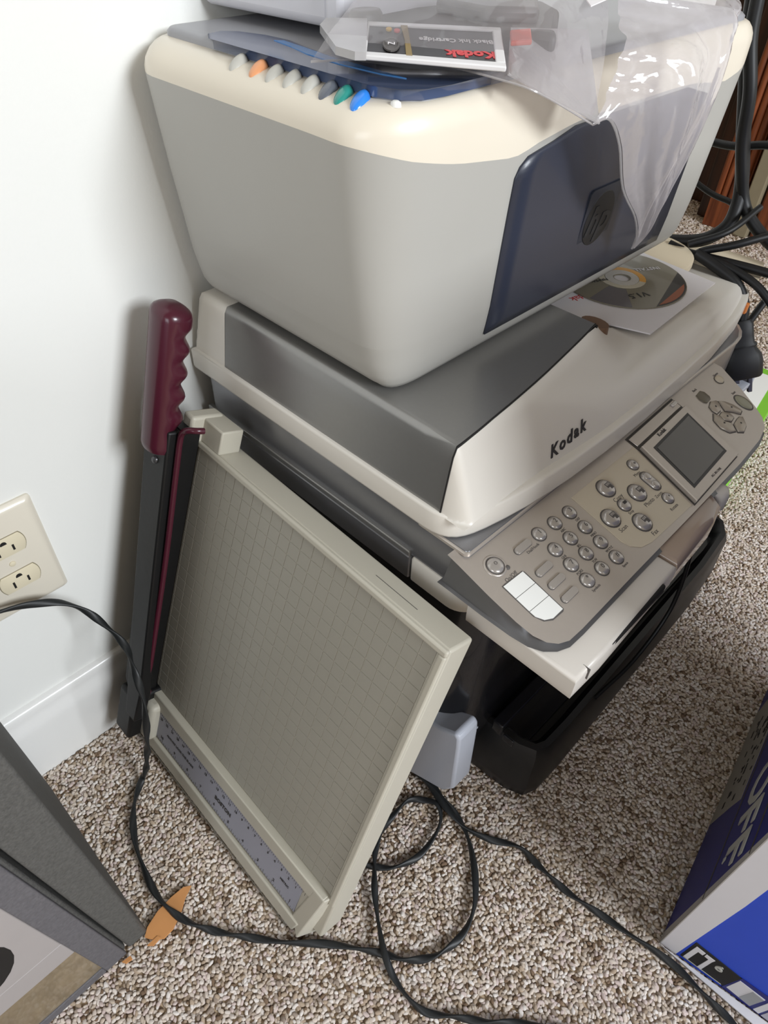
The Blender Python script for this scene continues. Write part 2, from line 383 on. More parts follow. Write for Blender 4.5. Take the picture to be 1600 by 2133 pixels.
# ------------------------------------------------------------------ bottom black printer
bp_ = thing('black_printer', 'black printer base with wide paper tray standing on the carpet, lowest of the three printers', 'printer', (0.2, 0.55, 0))
def rings(x0, x1, y0, y1, r, prof, n=6):
    return [z3(rrect(x0 + i, x1 - i, y0 + i, y1 - i, [max(q - i, .002) for q in r], n), z) for z, i in prof]
base = [(.03, .335), (.335, .335), (.372, .338), (.392, .346), (.399, .362), (.400, .40), (.397, .55), (.394, .70), (.388, .775), (.372, .800), (.345, .808), (.03, .808)]
def inset(poly, d):
    cx, cy = .2, .57; out = []
    n = len(poly)
    for i in range(n):
        p0, p1, p2 = Vector(poly[i - 1]), Vector(poly[i]), Vector(poly[(i + 1) % n])
        e1 = (p1 - p0).normalized(); e2 = (p2 - p1).normalized()
        nn = Vector((-e1.y - e2.y, e1.x + e2.x)); nn = nn / max(nn.length_squared / 2, 1e-6)
        out.append((p1.x + nn.x * d, p1.y + nn.y * d))
    return out
obj('tray_base', MB().loft([z3(inset(base, i), z) for z, i in ((0.0, .006), (.004, .002), (.022, 0), (.085, .002), (.094, .006), (.0955, .012), (.088, .018), (.070, .020))]), M_blackm, bp_, smooth=40)
obj('paper_rest', MB().box((.338, .352, .070), (.372, .775, .076)), M_black, bp_, bevel=.001)
obj('front_bar', MB().box((.3395, .340, .072), (.352, .760, .106)), M_black, bp_, bevel=.0015)
obj('latch', MB().box((.356, .3355, .094), (.368, .3385, .104)), M_black, bp_, bevel=.001, label='small glossy latch')
obj('main_body', MB().loft(rings(.03, .334, .290, .775, [.042, .03, .01, .01], [(.07, .004), (.10, 0), (.305, 0), (.3115, .002)], 10)), M_black, bp_, smooth=50)
obj('top_rim', MB().loft(rings(.03, .338, .286, .778, [.044, .03, .01, .01], [(.3115, .001), (.3130, 0), (.3175, 0), (.3185, .001)], 10)), M_wing, bp_, smooth=50)
wing = [(.10, .0), (.287, .008), (.335, .035), (.346, .055), (.3435, .134), (.3425, .149), (.337, .1535), (.319, .141), (.298, .134), (.10, .130)]
Mw = frame((0, .306, 0), (1, 0, 0), (0, 0, 1))
mb = MB(); rr = []
for h, k in ((0.0, 1), (-.028, 1)):
    rr.append([Mw @ Vector((x, z, -h)) for x, z in wing])
obj('side_cover', MB().loft(rr), M_wing, bp_, bevel=.003)
obj('side_ridge', MB().prism([(.20, .120), (.300, .1215), (.320, .127), (.343, .140), (.343, .137), (.320, .1245), (.300, .119), (.20, .1175)], 0, .0012, Mw), M_wing, bp_)

# ------------------------------------------------------------------ middle all-in-one (kodak)
kp = thing('fax_printer', 'silver and white all-in-one fax printer with keypad and small screen, middle of the stack', 'printer', (0.2, 0.52, 0.3185))
obj('rear_shell', MB().loft(rings(.012, .2725, .2715, .762, [.002, .002, .01, .01], [(.3185, .003), (.321, 0), (.3435, 0), (.3455, .0015)], 4)), M_flank, kp)
obj('lower_shell', MB().loft(rings(.2728, .331, .272, .700, [.02, .04, .004, .004], [(.3185, .003), (.321, 0), (.342, 0), (.345, .0015)], 8)), M_white, kp)
obj('flank', MB().loft(rings(.014, .322, .2745, .738, [.004, .055, .01, .01], [(.345, .0), (.3835, 0), (.3850, .001)], 6)), M_flank, kp)
obj('trim_strip', MB().box((.014, .2715, .3445), (.272, .2765, .3500)), M_alum, kp, bevel=.001)
obj('trim_line', MB().box((.03, .2753, .376), (.294, .2763, .3772)), M_alum, kp)
obj('deck', MB().loft(rings(.276, .3225, .2735, .735, [.004, .045, .002, .002], [(.3815, 0), (.3838, 0), (.3845, .0010)], 6)), M_pod, kp)
# pod
A0 = Vector((.32, .27, .380)); td = Vector((.9662, 0, -.2577))
PM = frame(A0, (0, 1, 0), -td)           # local x = along front, y = toward the back, z = up out of panel
def pp(s, t, h=0): return PM @ Vector((s / 1000, -t / 1000, h / 1000))
def ppoly(pts): return [(s / 1000, -t / 1000) for s, t in pts][::-1]
outline = [(-1, -6), (-1, 2), (-1.5, 30), (-1, 55), (0.5, 68), (4, 76), (9, 81), (16, 84), (30, 84.5), (100, 83.5), (190, 82.8), (275, 81.5), (318, 79), (337, 75), (346, 68), (352, 58), (362, 36), (371, 10), (369, 2), (366, -2)]
def podring(k, h):
    P = ppoly(outline); n = len(P); out = []
    for i in range(n):
        p0, p1, p2 = Vector(P[i - 1]), Vector(P[i]), Vector(P[(i + 1) % n])
        e1 = (p1 - p0).normalized(); e2 = (p2 - p1).normalized(); nn = Vector((-e1.y - e2.y, e1.x + e2.x)); nn = nn / max(nn.length_squared / 2, 1e-6)
        out.append(PM @ Vector((p1.x + nn.x * k, p1.y + nn.y * k, h)))
    return out
obj('control_panel', MB().loft([podring(0, -.0035), podring(.0003, -.0012), podring(.0012, -.0002), podring(.0030, 0)]), M_pod, kp, smooth=50)
def podflat(k, z):
    r = podring(k, -.0036)
    for v in r: v.z = z
    return r
obj('panel_side', MB().loft([podflat(.006, .3528), podflat(.0035, .3535), podring(.0002, -.0036)]), M_podside, kp, smooth=50)
obj('panel_rim', MB().loft([podring(-.0001, -.0056), podring(-.0005, -.0049), podring(-.0001, -.0042)], caps=(False, False)), M_key, kp, smooth=60)
# beige inlay
inl = [(113.5, 15), (203.5, 15.5), (194, 80.8), (134, 79.5), (123, 77), (116, 71), (113.5, 64)]
obj('inlay_plate', MB().prism(ppoly(inl), 0, .0005, PM), M_beigeplate, kp, smooth=0)
def dome_key(name, s, t, r, m=M_key, h=2.4, well=True, sx=1.0, extra=0.0, zb=0):
    c = [(s / 1000 + r / 1000 * sx * math.cos(a), -t / 1000 + r / 1000 * math.sin(a)) for a in [i * PI / 10 for i in range(20)]]
    if well:
        obj('key_well', MB().dome(c, ((.0001 + zb, 1.14), (.0004 + zb, 1.12), (.0004 + zb, 1.02)), PM), M_ink, kp)
    return obj(name, MB().dome(c, ((0 + zb, 1), (h * .45 / 1000 + zb, .98), (h * .75 / 1000 + zb, .86), (h * .93 / 1000 + zb, .6), (h / 1000 + zb, .25)), PM), m, kp, smooth=70)
keys = {'1': (64.8, 20.5), '2': (83, 21.6), '3': (100.8, 22.6), '4': (64.5, 36.4), '5': (82.3, 37.4), '6': (100.2, 38.4), '7': (64.1, 51.6), '8': (81.7, 52.8), '9': (99.4, 53.9), '*': (63.7, 67), '0': (81.1, 68.2), '#': (98.6, 69.4)}
sub = {'2': 'ABC', '3': 'DEF', '4': 'GHI', '5': 'JKL', '6': 'MNO', '7': 'PQRS', '8': 'TUV', '9': 'WXYZ', '*': 'Symbols', '0': '', '#': 'Space'}
Y_ = (0, 1, 0); UP = tuple(-td)
for ch, (s, t) in keys.items():
    k = dome_key('key', s, t, 5.4)
    text('digit', ch, .0052, pp(s + .6, t - 0.9, 2.35), Y_, UP, M_ink, k, ext=.0002)
    if sub.get(ch): text('legend', sub[ch], .0028, pp(s + .5, t + 8, .1), Y_, UP, M_ink, kp, ext=.00008)
pk = dome_key('power_key', 17.1, 17.7, 6.2)
obj('key_ring', MB().loft([[pp(17.1 + r * math.cos(a), 17.7 + r * math.sin(a), h) for a in [i * PI / 12 for i in range(24)]] for r, h in ((8.6, 0.1), (8.2, .7), (7.3, .7), (7.0, .1))], caps=(False, False)), M_pod, kp, smooth=60)
text('power_symbol', 'O', .0036, pp(17.6, 17.0, 2.4), Y_, UP, M_ink, pk, ext=.0002)
obj('indicator', MB().dome([(23.6 / 1000 + 1.9e-3 * math.cos(a), -24.1 / 1000 + 1.9e-3 * math.sin(a)) for a in [i * PI / 6 for i in range(12)]], ((0, 1), (.0006, .95), (.001, .6)), PM), M_ink, kp, smooth=70)
text('legend', 'On/Off', .0042, pp(20, 30.5, .1), Y_, UP, M_ink, kp, ext=.00008)
text('legend', 'Dial/Hook', .0032, pp(51.5, 25.5, .1), Y_, UP, M_ink, kp, ext=.00008)
def bar_key(s, t, L=17, W=5.6):
    P = rrect((s - L / 2) / 1000, (s + L / 2) / 1000, -(t + W / 2) / 1000, -(t - W / 2) / 1000, W / 2100, 4)
    obj('key_well', MB().dome(P, ((.0001, 1.07), (.0003, 1.06)), PM), M_ink, kp)
    obj('bar_key', MB().dome(P, ((0, 1), (.0012, .98), (.0018, .93)), PM), M_key, kp, smooth=50)
for s, t in ((46, 20), (44.6, 41.4), (44.1, 53.4), (43.5, 65.9)): bar_key(s, t)
# three paper windows
def strip(s0, s1, t0, t1, m, h0, h1, name): obj(name, MB().prism(ppoly([(s0, t0), (s1, t0), (s1, t1), (s0, t1)]), h0, h1, PM), m, kp, smooth=0)
fr = [(8.5, 31), (30, 32), (30.6, 70), (20, 70), (14, 68), (10, 63), (8.8, 56)]
obj('label_frame', MB().prism(ppoly([(8.5, 31.5), (12, 31.3), (30, 32.3), (31, 34), (31, 70), (29, 71), (18, 70.5), (12, 67), (8.8, 60)]), 0, .0003, PM), M_ink, kp, smooth=0)
obj('speed_dial_label', MB().prism(ppoly([(9.2, 32.2), (29.8, 33.0), (30, 44.4), (9.2, 43.6)]), .0002, .0006, PM), M_label, kp, smooth=0)
obj('speed_dial_label', MB().prism(ppoly([(9.2, 44.0), (30, 44.8), (30.1, 56.6), (9.3, 55.8)]), .0002, .0006, PM), M_label, kp, smooth=0)
obj('speed_dial_label', MB().prism(ppoly([(9.3, 56.2), (30.1, 57.0), (30.2, 69.6), (19, 69.6), (13, 66.6), (9.6, 61)]), .0002, .0006, PM), M_label, kp, smooth=0)
# big round keys with pictograms
for i, (s, t) in enumerate(((144.8, 26.7), (164, 45.1), (123.9, 46.1), (142.8, 64.1))):
    mk = dome_key('mode_key', s, t, 7.6, M_key, 3.2, zb=.0005)
    pic = MB().box(((s - 1) / 1000, -(t + 1.5) / 1000, .0033), ((s + 4) / 1000, -(t - 2.8) / 1000, .0039), PM)
    pic.box(((s + 1.5) / 1000, -(t + 3.6) / 1000, .0033), ((s + 4.2) / 1000, -(t + 0.6) / 1000, .0038), PM)
    obj('pictogram', pic, M_ink, mk, smooth=0)
    pw = MB()
    for q in range(3): pw.box(((s - .4 + q * 1.4) / 1000, -(t - .2) / 1000, .0038), ((s + .3 + q * 1.4) / 1000, -(t - 2.2) / 1000, .0041), PM)
    obj('pictogram', pw, M_key, mk, smooth=0)
    text('legend', ('Copy', 'Photo', 'Scan', 'Fax')[i], .0052, pp(s + 1, t + 11.8, .55), Y_, UP, M_ink, kp, ext=.00008)
dome_key('stop_key', 144.2, 45.6, 5.4, zb=.0005); obj('pictogram', MB().box((.143, -.0456, .0030), (.1462, -.0432, .0034), PM), M_darkprint, kp)
dome_key('round_key', 185.7, 26.4, 4.9, zb=.0005); dome_key('round_key', 182.1, 64.2, 4.9, zb=.0005)
text('symbol', 'o', .004, pp(186.4, 26, 2.8), Y_, UP, M_ink, kp); text('symbol', '+', .004, pp(182.8, 63.6, 2.8), Y_, UP, M_ink, kp)
text('legend', 'Menu', .0038, pp(181, 34, .55), Y_, UP, M_ink, kp, ext=.00008); text('legend', 'Zoom', .0038, pp(178.5, 57.5, .55), Y_, UP, M_ink, kp, ext=.00008); text('legend', 'Rotate', .0038, pp(179, 72.5, .55), Y_, UP, M_ink, kp, ext=.00008); text('legend', 'Stop', .0034, pp(143.5, 53, .55), Y_, UP, M_ink, kp, ext=.00008)
pill = [(184.3 / 1000 + x, -45.2 / 1000 + y) for x, y in rrect(-.0048, .0048, -.0092, .0092, .0047, 5)]
obj('key_well', MB().dome(pill, ((.0006, 1.13), (.0009, 1.11)), PM), M_ink, kp)
obj('rocker_key', MB().dome(pill, ((.0005, 1), (.0016, .98), (.0024, .85), (.0027, .6)), PM), M_key, kp, smooth=70)
for s, t in ((184.7, 41), (183.9, 49.6)): dome_key('rocker_cap', s, t, 3.6, M_key, 1.2, well=False, zb=.0022)
# flip screen
bz = [(206.3, 20), (285.5, 16.8), (278.5, 78), (197.8, 81.6)]
obj('screen_bay', MB().prism(ppoly([(204.3, 6), (286.5, 3.5), (287, 14), (279.5, 79), (196.3, 82.6), (204.5, 20)]), .0, .0004, PM), mat('bay_shadow', (64, 60, 56), .5), kp, smooth=0)
sb = obj('screen_bezel', MB().dome(ppoly(bz), ((.0002, 1), (.0036, 1), (.0044, .985)), PM), M_pod, kp)
obj('screen_rim', MB().prism(ppoly([(214, 27), (278.8, 23.2), (270.6, 69.6), (207.2, 73)]), .0043, .0047, PM), M_lcdrim, sb, smooth=0)
obj('screen_glass', MB().prism(ppoly([(216.4, 29.4), (275.8, 25.9), (268.4, 67.2), (209.8, 70.4)]), .0046, .0050, PM), M_lcd, sb, smooth=0)
text('logo', 'Kodak', .0048, pp(236, 21.8, 4.5), tuple(Vector((0, 1, 0)) + td * -.05), UP, M_darkprint, sb, ext=.0001, bold=.0001)
text('legend', 'ALL-IN-ONE', .0030, pp(240, 76, 4.5), Y_, UP, M_ink, sb, ext=.0001)
obj('bay_slot', MB().prism(ppoly([(206, 8), (285, 5.5), (285.3, 14.5), (206.7, 17.5)]), .0004, .0014, PM), M_pod, kp, bevel=.0005)
obj('bay_hinge', MB().prism(ppoly([(276, 7.6), (284, 7.2), (284.6, 10.6), (276.6, 11.2)]), .0012, .0032, PM), M_key, kp, bevel=.0005)
# navigation cluster
dome_key('round_key', 354.4, 17.9, 4.6, M_beigeplate)
dome_key('ok_oval_key', 348.9, 48.6, 9.2, mat('olive_key', (150, 148, 128), .3, coat=.2), 1.4, sx=.72)
obj('square_key', MB().dome(ppoly([(311, 20), (313, 15.5), (321, 14.5), (324, 18), (323.5, 24.5), (321, 27), (314, 27.5), (311.5, 25)]), ((0, 1), (.001, .98), (.0013, .9)), PM), mat('olive_dark_key', (112, 106, 92), .4), kp)
for nm, P in {'l': [(309, 36), (311, 31), (318, 28.5), (324.5, 31), (322.5, 36), (316.5, 40.5), (309.8, 40.5)],
              'u': [(326, 33), (330.5, 36), (335, 44), (336.5, 53), (331, 54.5), (327, 49), (320.5, 43.5)],
              'c': [(309.5, 43), (316, 42), (321.5, 47.5), (320.5, 53), (313.5, 54), (308.5, 49)],
              'r': [(322.5, 55.5), (326.5, 55.5), (329.5, 57.5), (322, 65.5), (312.5, 68), (307.5, 64.5), (313, 57)],
              'd': [(306.5, 38.5), (308.5, 43.5), (306.8, 50), (311.5, 55.5), (306, 62.5), (299.5, 60), (296.5, 52), (299, 43)]}.items():
    obj('key_well', MB().dome(ppoly(P), ((.0001, 1.09), (.0003, 1.08)), PM), M_ink, kp)
    obj('arrow_key', MB().dome(ppoly(P), ((0, 1), (.0013, .97), (.0017, .90)), PM), mat('arrow_key_plastic', (178, 168, 154), .35, metal=.2), kp, smooth=50)
    cx = sum(p[0] for p in P) / len(P); cy = sum(p[1] for p in P) / len(P)
    obj('arrow_mark', MB().prism(ppoly([(cx - 1, cy), (cx, cy - 1), (cx + 1, cy), (cx, cy + 1)]), .0019, .0021, PM), M_darkprint, kp, smooth=0)
text('legend', 'Home', .0034, pp(358, 12, .1), Y_, UP, M_ink, kp, ext=.00008); text('legend', 'Back', .0034, pp(318, 11, .1), Y_, UP, M_ink, kp, ext=.00008); text('legend', 'Start', .0034, pp(352, 36, .1), Y_, UP, M_ink, kp, ext=.00008)

# paper catch tray below the panel
tray = [(.334, .2665), (.4235, .2665), (.4245, .30), (.4225, .36), (.4210, .40), (.4210, .404), (.334, .404)]
def ring_poly(poly, z, d): return z3(inset(poly, d), z)
obj('catch_tray', MB().loft([ring_poly(tray, z, i) for z, i in ((.3295, .0012), (.3305, .0002), (.3360, .0), (.3480, .0), (.3510, .0008), (.3522, .0030))]), M_tray, kp, smooth=50)
tray2 = [(.334, .405), (.4208, .405), (.4180, .47), (.4130, .492), (.4020, .500), (.334, .500)]
obj('tray_window', MB().loft([ring_poly(tray2, z, i) for z, i in ((.3310, .002), (.3330, 0), (.3490, 0), (.3535, .004), (.3550, .010))]), M_smoke, kp, smooth=60)
tray3 = [(.334, .4985), (.400, .4985), (.409, .501), (.4125, .508), (.408, .517), (.396, .520), (.334, .520)]
obj('tray_end', MB().loft([ring_poly(tray3, z, i) for z, i in ((.3340, .001), (.3350, 0), (.3500, 0), (.3530, .002), (.3540, .005))]), M_tray, kp, smooth=60)
obj('tray_seam', MB().box((.4195, .2800, .3410), (.4252, .2803, .3522)), M_ink, kp)
obj('grip_slot', MB().box((.4195, .3080, .3420), (.4240, .3830, .3508)), M_slot, kp, bevel=.002)

# scanner lid
LO = [(.004, .270), (.08, .270), (.15, .270), (.22, .270), (.285, .270), (.2915, .2706), (.2975, .2722), (.303, .2752), (.3075, .2795), (.3108, .285), (.3133, .2915), (.316, .302), (.3195, .32), (.3225, .34), (.3250, .365), (.3268, .39), (.328, .44), (.3275, .50), (.325, .56), (.321, .63), (.312, .70), (.304, .735), (.297, .754), (.291, .762), (.284, .766), (.274, .768), (.15, .768), (.004, .768)]
obj('lid_skirt', MB().loft([z3(inset(LO, i), z) for z, i in ((.3852, .003), (.3862, .0008), (.3885, 0), (.4042, 0), (.4055, .0004), (.4062, .0014), (.4062, .0040))]), M_white, kp, smooth=60)
def xk(y): return interp(y, [(b, a) for a, b in LO[4:26] if b > .2701] )
SEAM = [(.2735, .2955), (.29, .2950), (.31, .2938), (.345, .2905), (.388, .2855), (.43, .2790), (.46, .2742), (.485, .2695), (.52, .264), (.60, .25), (.77, .22)]
def Ht(x, y):
    a = 1 - sstep(.4835, .4865, y) if x < interp(y, SEAM) else 1 - sstep(.470, .545, y)
    xs = interp(y, SEAM)
    front = .4575 - .010 * max(0, (x - xs)) / .012
    if x < xs: front = .4580
    low = .431 - .018 * sstep(.60, .77, y) - .06 * max(0, x - .28) * 1.0
    return lerp(low, max(front, low), a)
def H(x, y):
    if y > .45: dx = (xk(y) - .0058) - x
    else: dx = (lerp(xk(.34), xk(.45), sstep(.34, .45, y)) - .0058) - x
    k = lerp(2.2, 2.6, 0); dy = (y - .2735) * 2.6; db = (x - .0065) * 3; dr = (.7655 - y) * 2.0
    r = .027
    if dx < r and dy < r: d = r - math.hypot(r - dx, r - dy)
    else: d = min(dx, dy)
    d = min(d, db, dr)
    face = 2.5 * d
    top = Ht(x, y) - .405
    kk = .009 + .008 * sstep(interp(y, SEAM) - .002, interp(y, SEAM) + .010, x)
    h = max(kk - abs(face - top), 0) / kk
    return .405 + max(min(face, top) - h * h * kk * .25, -.001)
ys = [.2735, .2741, .2747, .2754, .2762, .2770, .2780, .2793, .281, .284, .288, .293, .299, .306, .314, .323, .333, .345, .36, .378, .396, .414, .432, .450, .468, .4834, .4842, .485, .4858, .4868, .495, .505, .52, .535, .55, .57, .60, .63, .66, .69, .72, .74, .752, .76, .7655]
def patch(u0, u1, nu, ysel, off=0.0, ease=1.0):
    mb = MB(); rows = []
    for y in ysel:
        row = []
        for i in range(nu + 1):
            t = i / nu
            a, b = u0(y), u1(y)
            x = a + (b - a) * t
            row.append(Vector((x, y, H(x, y) + off)))
        rows.append(row)
    n = nu + 1
    fs = [(j * n + i, j * n + i + 1, (j + 1) * n + i + 1, (j + 1) * n + i) for j in range(len(rows) - 1) for i in range(nu)]
    return mb.add([p for r in rows for p in r], fs)
fx = lambda y: (lerp(xk(.34), xk(.45), sstep(.34, .45, y)) if y <= .45 else xk(y)) - .0058
seam = lambda y: interp(y, SEAM)
y1 = [y for y in ys if y <= .4834]; y2 = [y for y in ys if y >= .4834]
def backpatch():
    xsb = [.0065, .0075, .009, .011, .014, .02, .03, .04, .0495]
    mb = MB(); rows = [[Vector((x, y, H(x, y))) for x in xsb] for y in ys]; n = len(xsb)
    return mb.add([p for r in rows for p in r], [(j * n + i, j * n + i + 1, (j + 1) * n + i + 1, (j + 1) * n + i) for j in range(len(rows) - 1) for i in range(n - 1)])
obj('lid_back', backpatch(), M_white, kp, smooth=60)
obj('lid_cover', patch(lambda y: .050, lambda y: seam(y) - .0009, 10, y1, .0005), M_alum, kp, smooth=60, label='brushed grey cover')
def frontpatch():
    mb = MB(); rows = []
    tt = [0, .02, .12, .22, .32, .42, .5, .56, .62, .68, .74, .8, .86, .92, .96, 1]
    for y in ys:
        a, b = seam(y), fx(y)
        rows.append([Vector((a + (b - a) * t, y, H(a + (b - a) * t, y))) for t in tt])
    n = len(tt)
    return mb.add([p for r in rows for p in r], [(j * n + i, j * n + i + 1, (j + 1) * n + i + 1, (j + 1) * n + i) for j in range(len(rows) - 1) for i in range(n - 1)])
obj('lid_front', frontpatch(), M_white, kp, smooth=60)
obj('lid_top', patch(lambda y: .0495, lambda y: seam(y), 10, y2), M_white, kp, smooth=60)
obj('lid_seam', tube([(seam(y) - .0004, y, H(seam(y) - .0004, y) + .0003) for y in y1], .0007, seg=6, smoothpath=False), M_slot, kp)
obj('lid_notch', MB().box((.20, .4848, .4315), (.270, .4872, .4560)), M_slot, kp)
obj('finger_notch', MB().dome([(.262 + .013 * math.cos(a), .497 + .0085 * math.sin(a)) for a in [i * PI / 8 for i in range(16)]], ((.4440, 1), (.4520, .96))), mat('notch_brown', (112, 86, 66), .5), kp)
obj('warning_light', MB().box((.3012, .7345, .3900), (.3062, .7400, .4010)), M_amber, kp, bevel=.001)
# wordmark on the sloped lid front, letter by letter so it follows the surface
def kodakmark():
    word = 'Kodak'; adv = [0, .0098, .0184, .0268, .0350]; y0 = .3715
    for i, ch in enumerate(word):
        y = y0 + adv[i] + .004; x = .3158 + .0006 * (i / 4)
        z = H(x, y); zx = (H(x + .003, y) - H(x - .003, y)) / .006; zy = (H(x, y + .004) - H(x, y - .004)) / .008
        n = Vector((-zx, -zy, 1)).normalized(); ex = (Vector((0, 1, 0)) - n * n.y).normalized(); ey = n.cross(ex)
        text('logo_letter', ch, .0135, tuple(Vector((x, y, z)) + n * .0004), tuple(ex), tuple(ey), M_darkprint, kp, ext=.0003, shear=.3, bold=.0003, ay='BOTTOM_BASELINE')
kodakmark()

# ------------------------------------------------------------------ top printer
hp = thing('photo_printer', 'cream and grey all-in-one printer with navy front panel, topmost printer of the stack', 'printer', (0.13, 0.49, 0.459))
def hpring(z, i, n=10):
    x0, x1, ya, yb = .004 + i * .3, .262 - i, .2625 + i * .9, .708 - i
    return rrect(x0, x1, ya, yb, [max(.052 - i, .004), max(.045 - i, .004), max(.03 - i, .003), max(.03 - i, .003)], n)
def densify(poly, m=.012):
    out = []
    for a, b in zip(poly, poly[1:] + poly[:1]):
        d = math.dist(a, b); k = max(1, int(d / m))
        for j in range(k): out.append((lerp(a[0], b[0], j / k), lerp(a[1], b[1], j / k)))
    return out
def ell_c(cx, cy, rx, ry, a0, a1, n): return [(cx + rx * math.cos(lerp(a0, a1, k / n)), cy + ry * math.sin(lerp(a0, a1, k / n))) for k in range(n + 1)]
HX1 = .2430
HPB = (ell_c(HX1 - .036, .2625 + .056, .036, .056, -PI / 2, 0, 12) + ell_c(HX1 - .036, .714 - .04, .036, .04, 0, PI / 2, 10)
       + ell_c(.034, .714 - .03, .03, .03, PI / 2, PI, 6) + ell_c(.034, .2925, .03, .03, PI, 1.5 * PI, 6))
def zseam(x, y):
    f = sstep(.18, HX1 - .004, x)
    fy = interp(y, [(.26, .620), (.29, .612), (.325, .605), (.35, .6015), (.372, .5985), (.384, .5985), (.395, .6015), (.436, .6065), (.46, .6075), (.56, .6075), (.60, .6060), (.64, .6010), (.655, .6), (.675, .604), (.71, .616)])
    return lerp(.620, fy, f)
NP = None
def hploft(zi, a=0, caps=(False, False)):
    global NP
    rs = []
    for z, i in zi:
        base_ = densify(HPB, .010)
        # same parametrisation: offset densified base toward the inside
        cx, cy = .133, .485
        out = []
        x0, x1, ya, yb = .004, .262, .2625, .708
        for (x, y) in base_:
            sx = (x - .1235) / (.1195); sy = (y - .48825) / .22575
            nx = x - i * (.42 if sx > 0 else .3) * abs(sx) ** 3 * (1 if sx > 0 else -1)
            ny = y - i * .9 * (abs(sy) ** 9) * (1 if sy > 0 else -1)
            zz = zseam(x, y) if z == 'seam' else z
            out.append(Vector((nx, ny, zz)))
        rs.append(out)
    return rs
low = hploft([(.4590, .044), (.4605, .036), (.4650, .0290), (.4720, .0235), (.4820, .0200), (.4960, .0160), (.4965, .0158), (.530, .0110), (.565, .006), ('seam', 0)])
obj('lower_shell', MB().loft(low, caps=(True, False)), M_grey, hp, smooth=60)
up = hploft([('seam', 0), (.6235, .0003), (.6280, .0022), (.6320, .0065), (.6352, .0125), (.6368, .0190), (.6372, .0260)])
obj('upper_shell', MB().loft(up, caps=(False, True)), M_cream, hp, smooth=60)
# scanner lid on top
def lidr(i, z): return z3(rrect(.010 + i, .2330 - i, .2875 + i * .6, .694 - i, [.024, .02, .012, .012], 8), z)
obj('scanner_lid', MB().loft([lidr(-.001, .6360), lidr(0, .6370), lidr(0, .6395), lidr(.002, .6415), lidr(.007, .6422)]), M_lidgrey, hp, smooth=60)
bl = [(.072, .2865), (.062, .2930), (.0600, .302), (.066, .309), (.084, .3155), (.104, .3175), (.122, .314), (.145, .3105), (.17, .312), (.20, .322), (.222, .340), (.2348, .355), (.2353, .318), (.2330, .302), (.2250, .2915), (.212, .2865)]
obj('lid_window', MB().loft([z3(bl, .6380), z3(bl, .6425), z3(inset(bl, .0008), .6432), z3(inset(bl, .0025), .6436)]), M_navygloss, hp, smooth=60)
sw = [(.115, .3065), (.135, .3035), (.155, .2985), (.185, .2965), (.215, .2990), (.23, .303), (.20, .304), (.17, .3045), (.14, .3085), (.12, .3105)]
obj('lid_swoosh', MB().prism([(x - .015, y + .005) for x, y in sw], .6435, .6440), mat('bright_blue_swoosh', (56, 128, 196), .2, coat=.4), hp, smooth=0)
# navy front door
def front_x(z):
    i = interp(z, [(.4590, .044), (.465, .029), (.4720, .0235), (.482, .020), (.4965, .0158), (.530, .0110), (.565, .006), (.60, .0)])
    return HX1 - i * .42
dz = [.4735, .480, .49, .4965, .51, .53, .55, .565, .575, .580, .585, .588, .591, .5935, .596, .598, .600, .6025, .605]
def door():
    mb = MB(); rows = []
    for z in dz:
        t = (z - .4735) / (.605 - .4735)
        ya = interp(z, [(.4735, .3820), (.585, .3800), (.591, .3830), (.596, .3900), (.600, .4150), (.605, .438)])
        yb = interp(z, [(.4735, .6330), (.585, .6350), (.591, .632), (.596, .624), (.600, .608), (.605, .588)])
        rows.append([Vector((front_x(z) + .0016, lerp(ya, yb, k / 12), z)) for k in range(13)])
    n = 13
    mb.add([p for r in rows for p in r], [(j * n + i, j * n + i + 1, (j + 1) * n + i + 1, (j + 1) * n + i) for j in range(len(rows) - 1) for i in range(n - 1)])
    # back rim so it has thickness
    return mb
d = obj('front_door', door(), M_navy, hp, smooth=60)
so = d.modifiers.new('thick', 'SOLIDIFY'); so.thickness = .0018; so.offset = -1
# round emblem on the door, worn dark on dark
xe = front_x(.517) + .0030
Me = frame((front_x(.529) + .0019, .5020, .529), (0, 1, 0), (.10, 0, 1))
M_emb = mat('emblem_black', (20, 21, 24), .5)
sq = rrect(-.022, .022, -.025, .025, .004, 3)
em = obj('emblem', MB().dome(sq, ((-.001, 1), (.0002, 1), (.0003, .98)), Me), mat('emblem_field', (38, 42, 53), .45), hp, label='worn black square emblem')
ro = [(.0195 * math.cos(a), .0215 * math.sin(a)) for a in [i * PI / 14 for i in range(28)]]
obj('emblem_disc', MB().dome(ro, ((.0002, 1), (.0007, .97)), Me), M_emb, em)
eo = tuple(Me @ Vector((-.001, -.001, .0008))); 
text('emblem_letters', 'hp', .031, eo, (0, 1, 0), (.1, 0, 1), mat('emblem_letter', (34, 35, 38), .5), em, ext=.0003, shear=.25, bold=.0006)
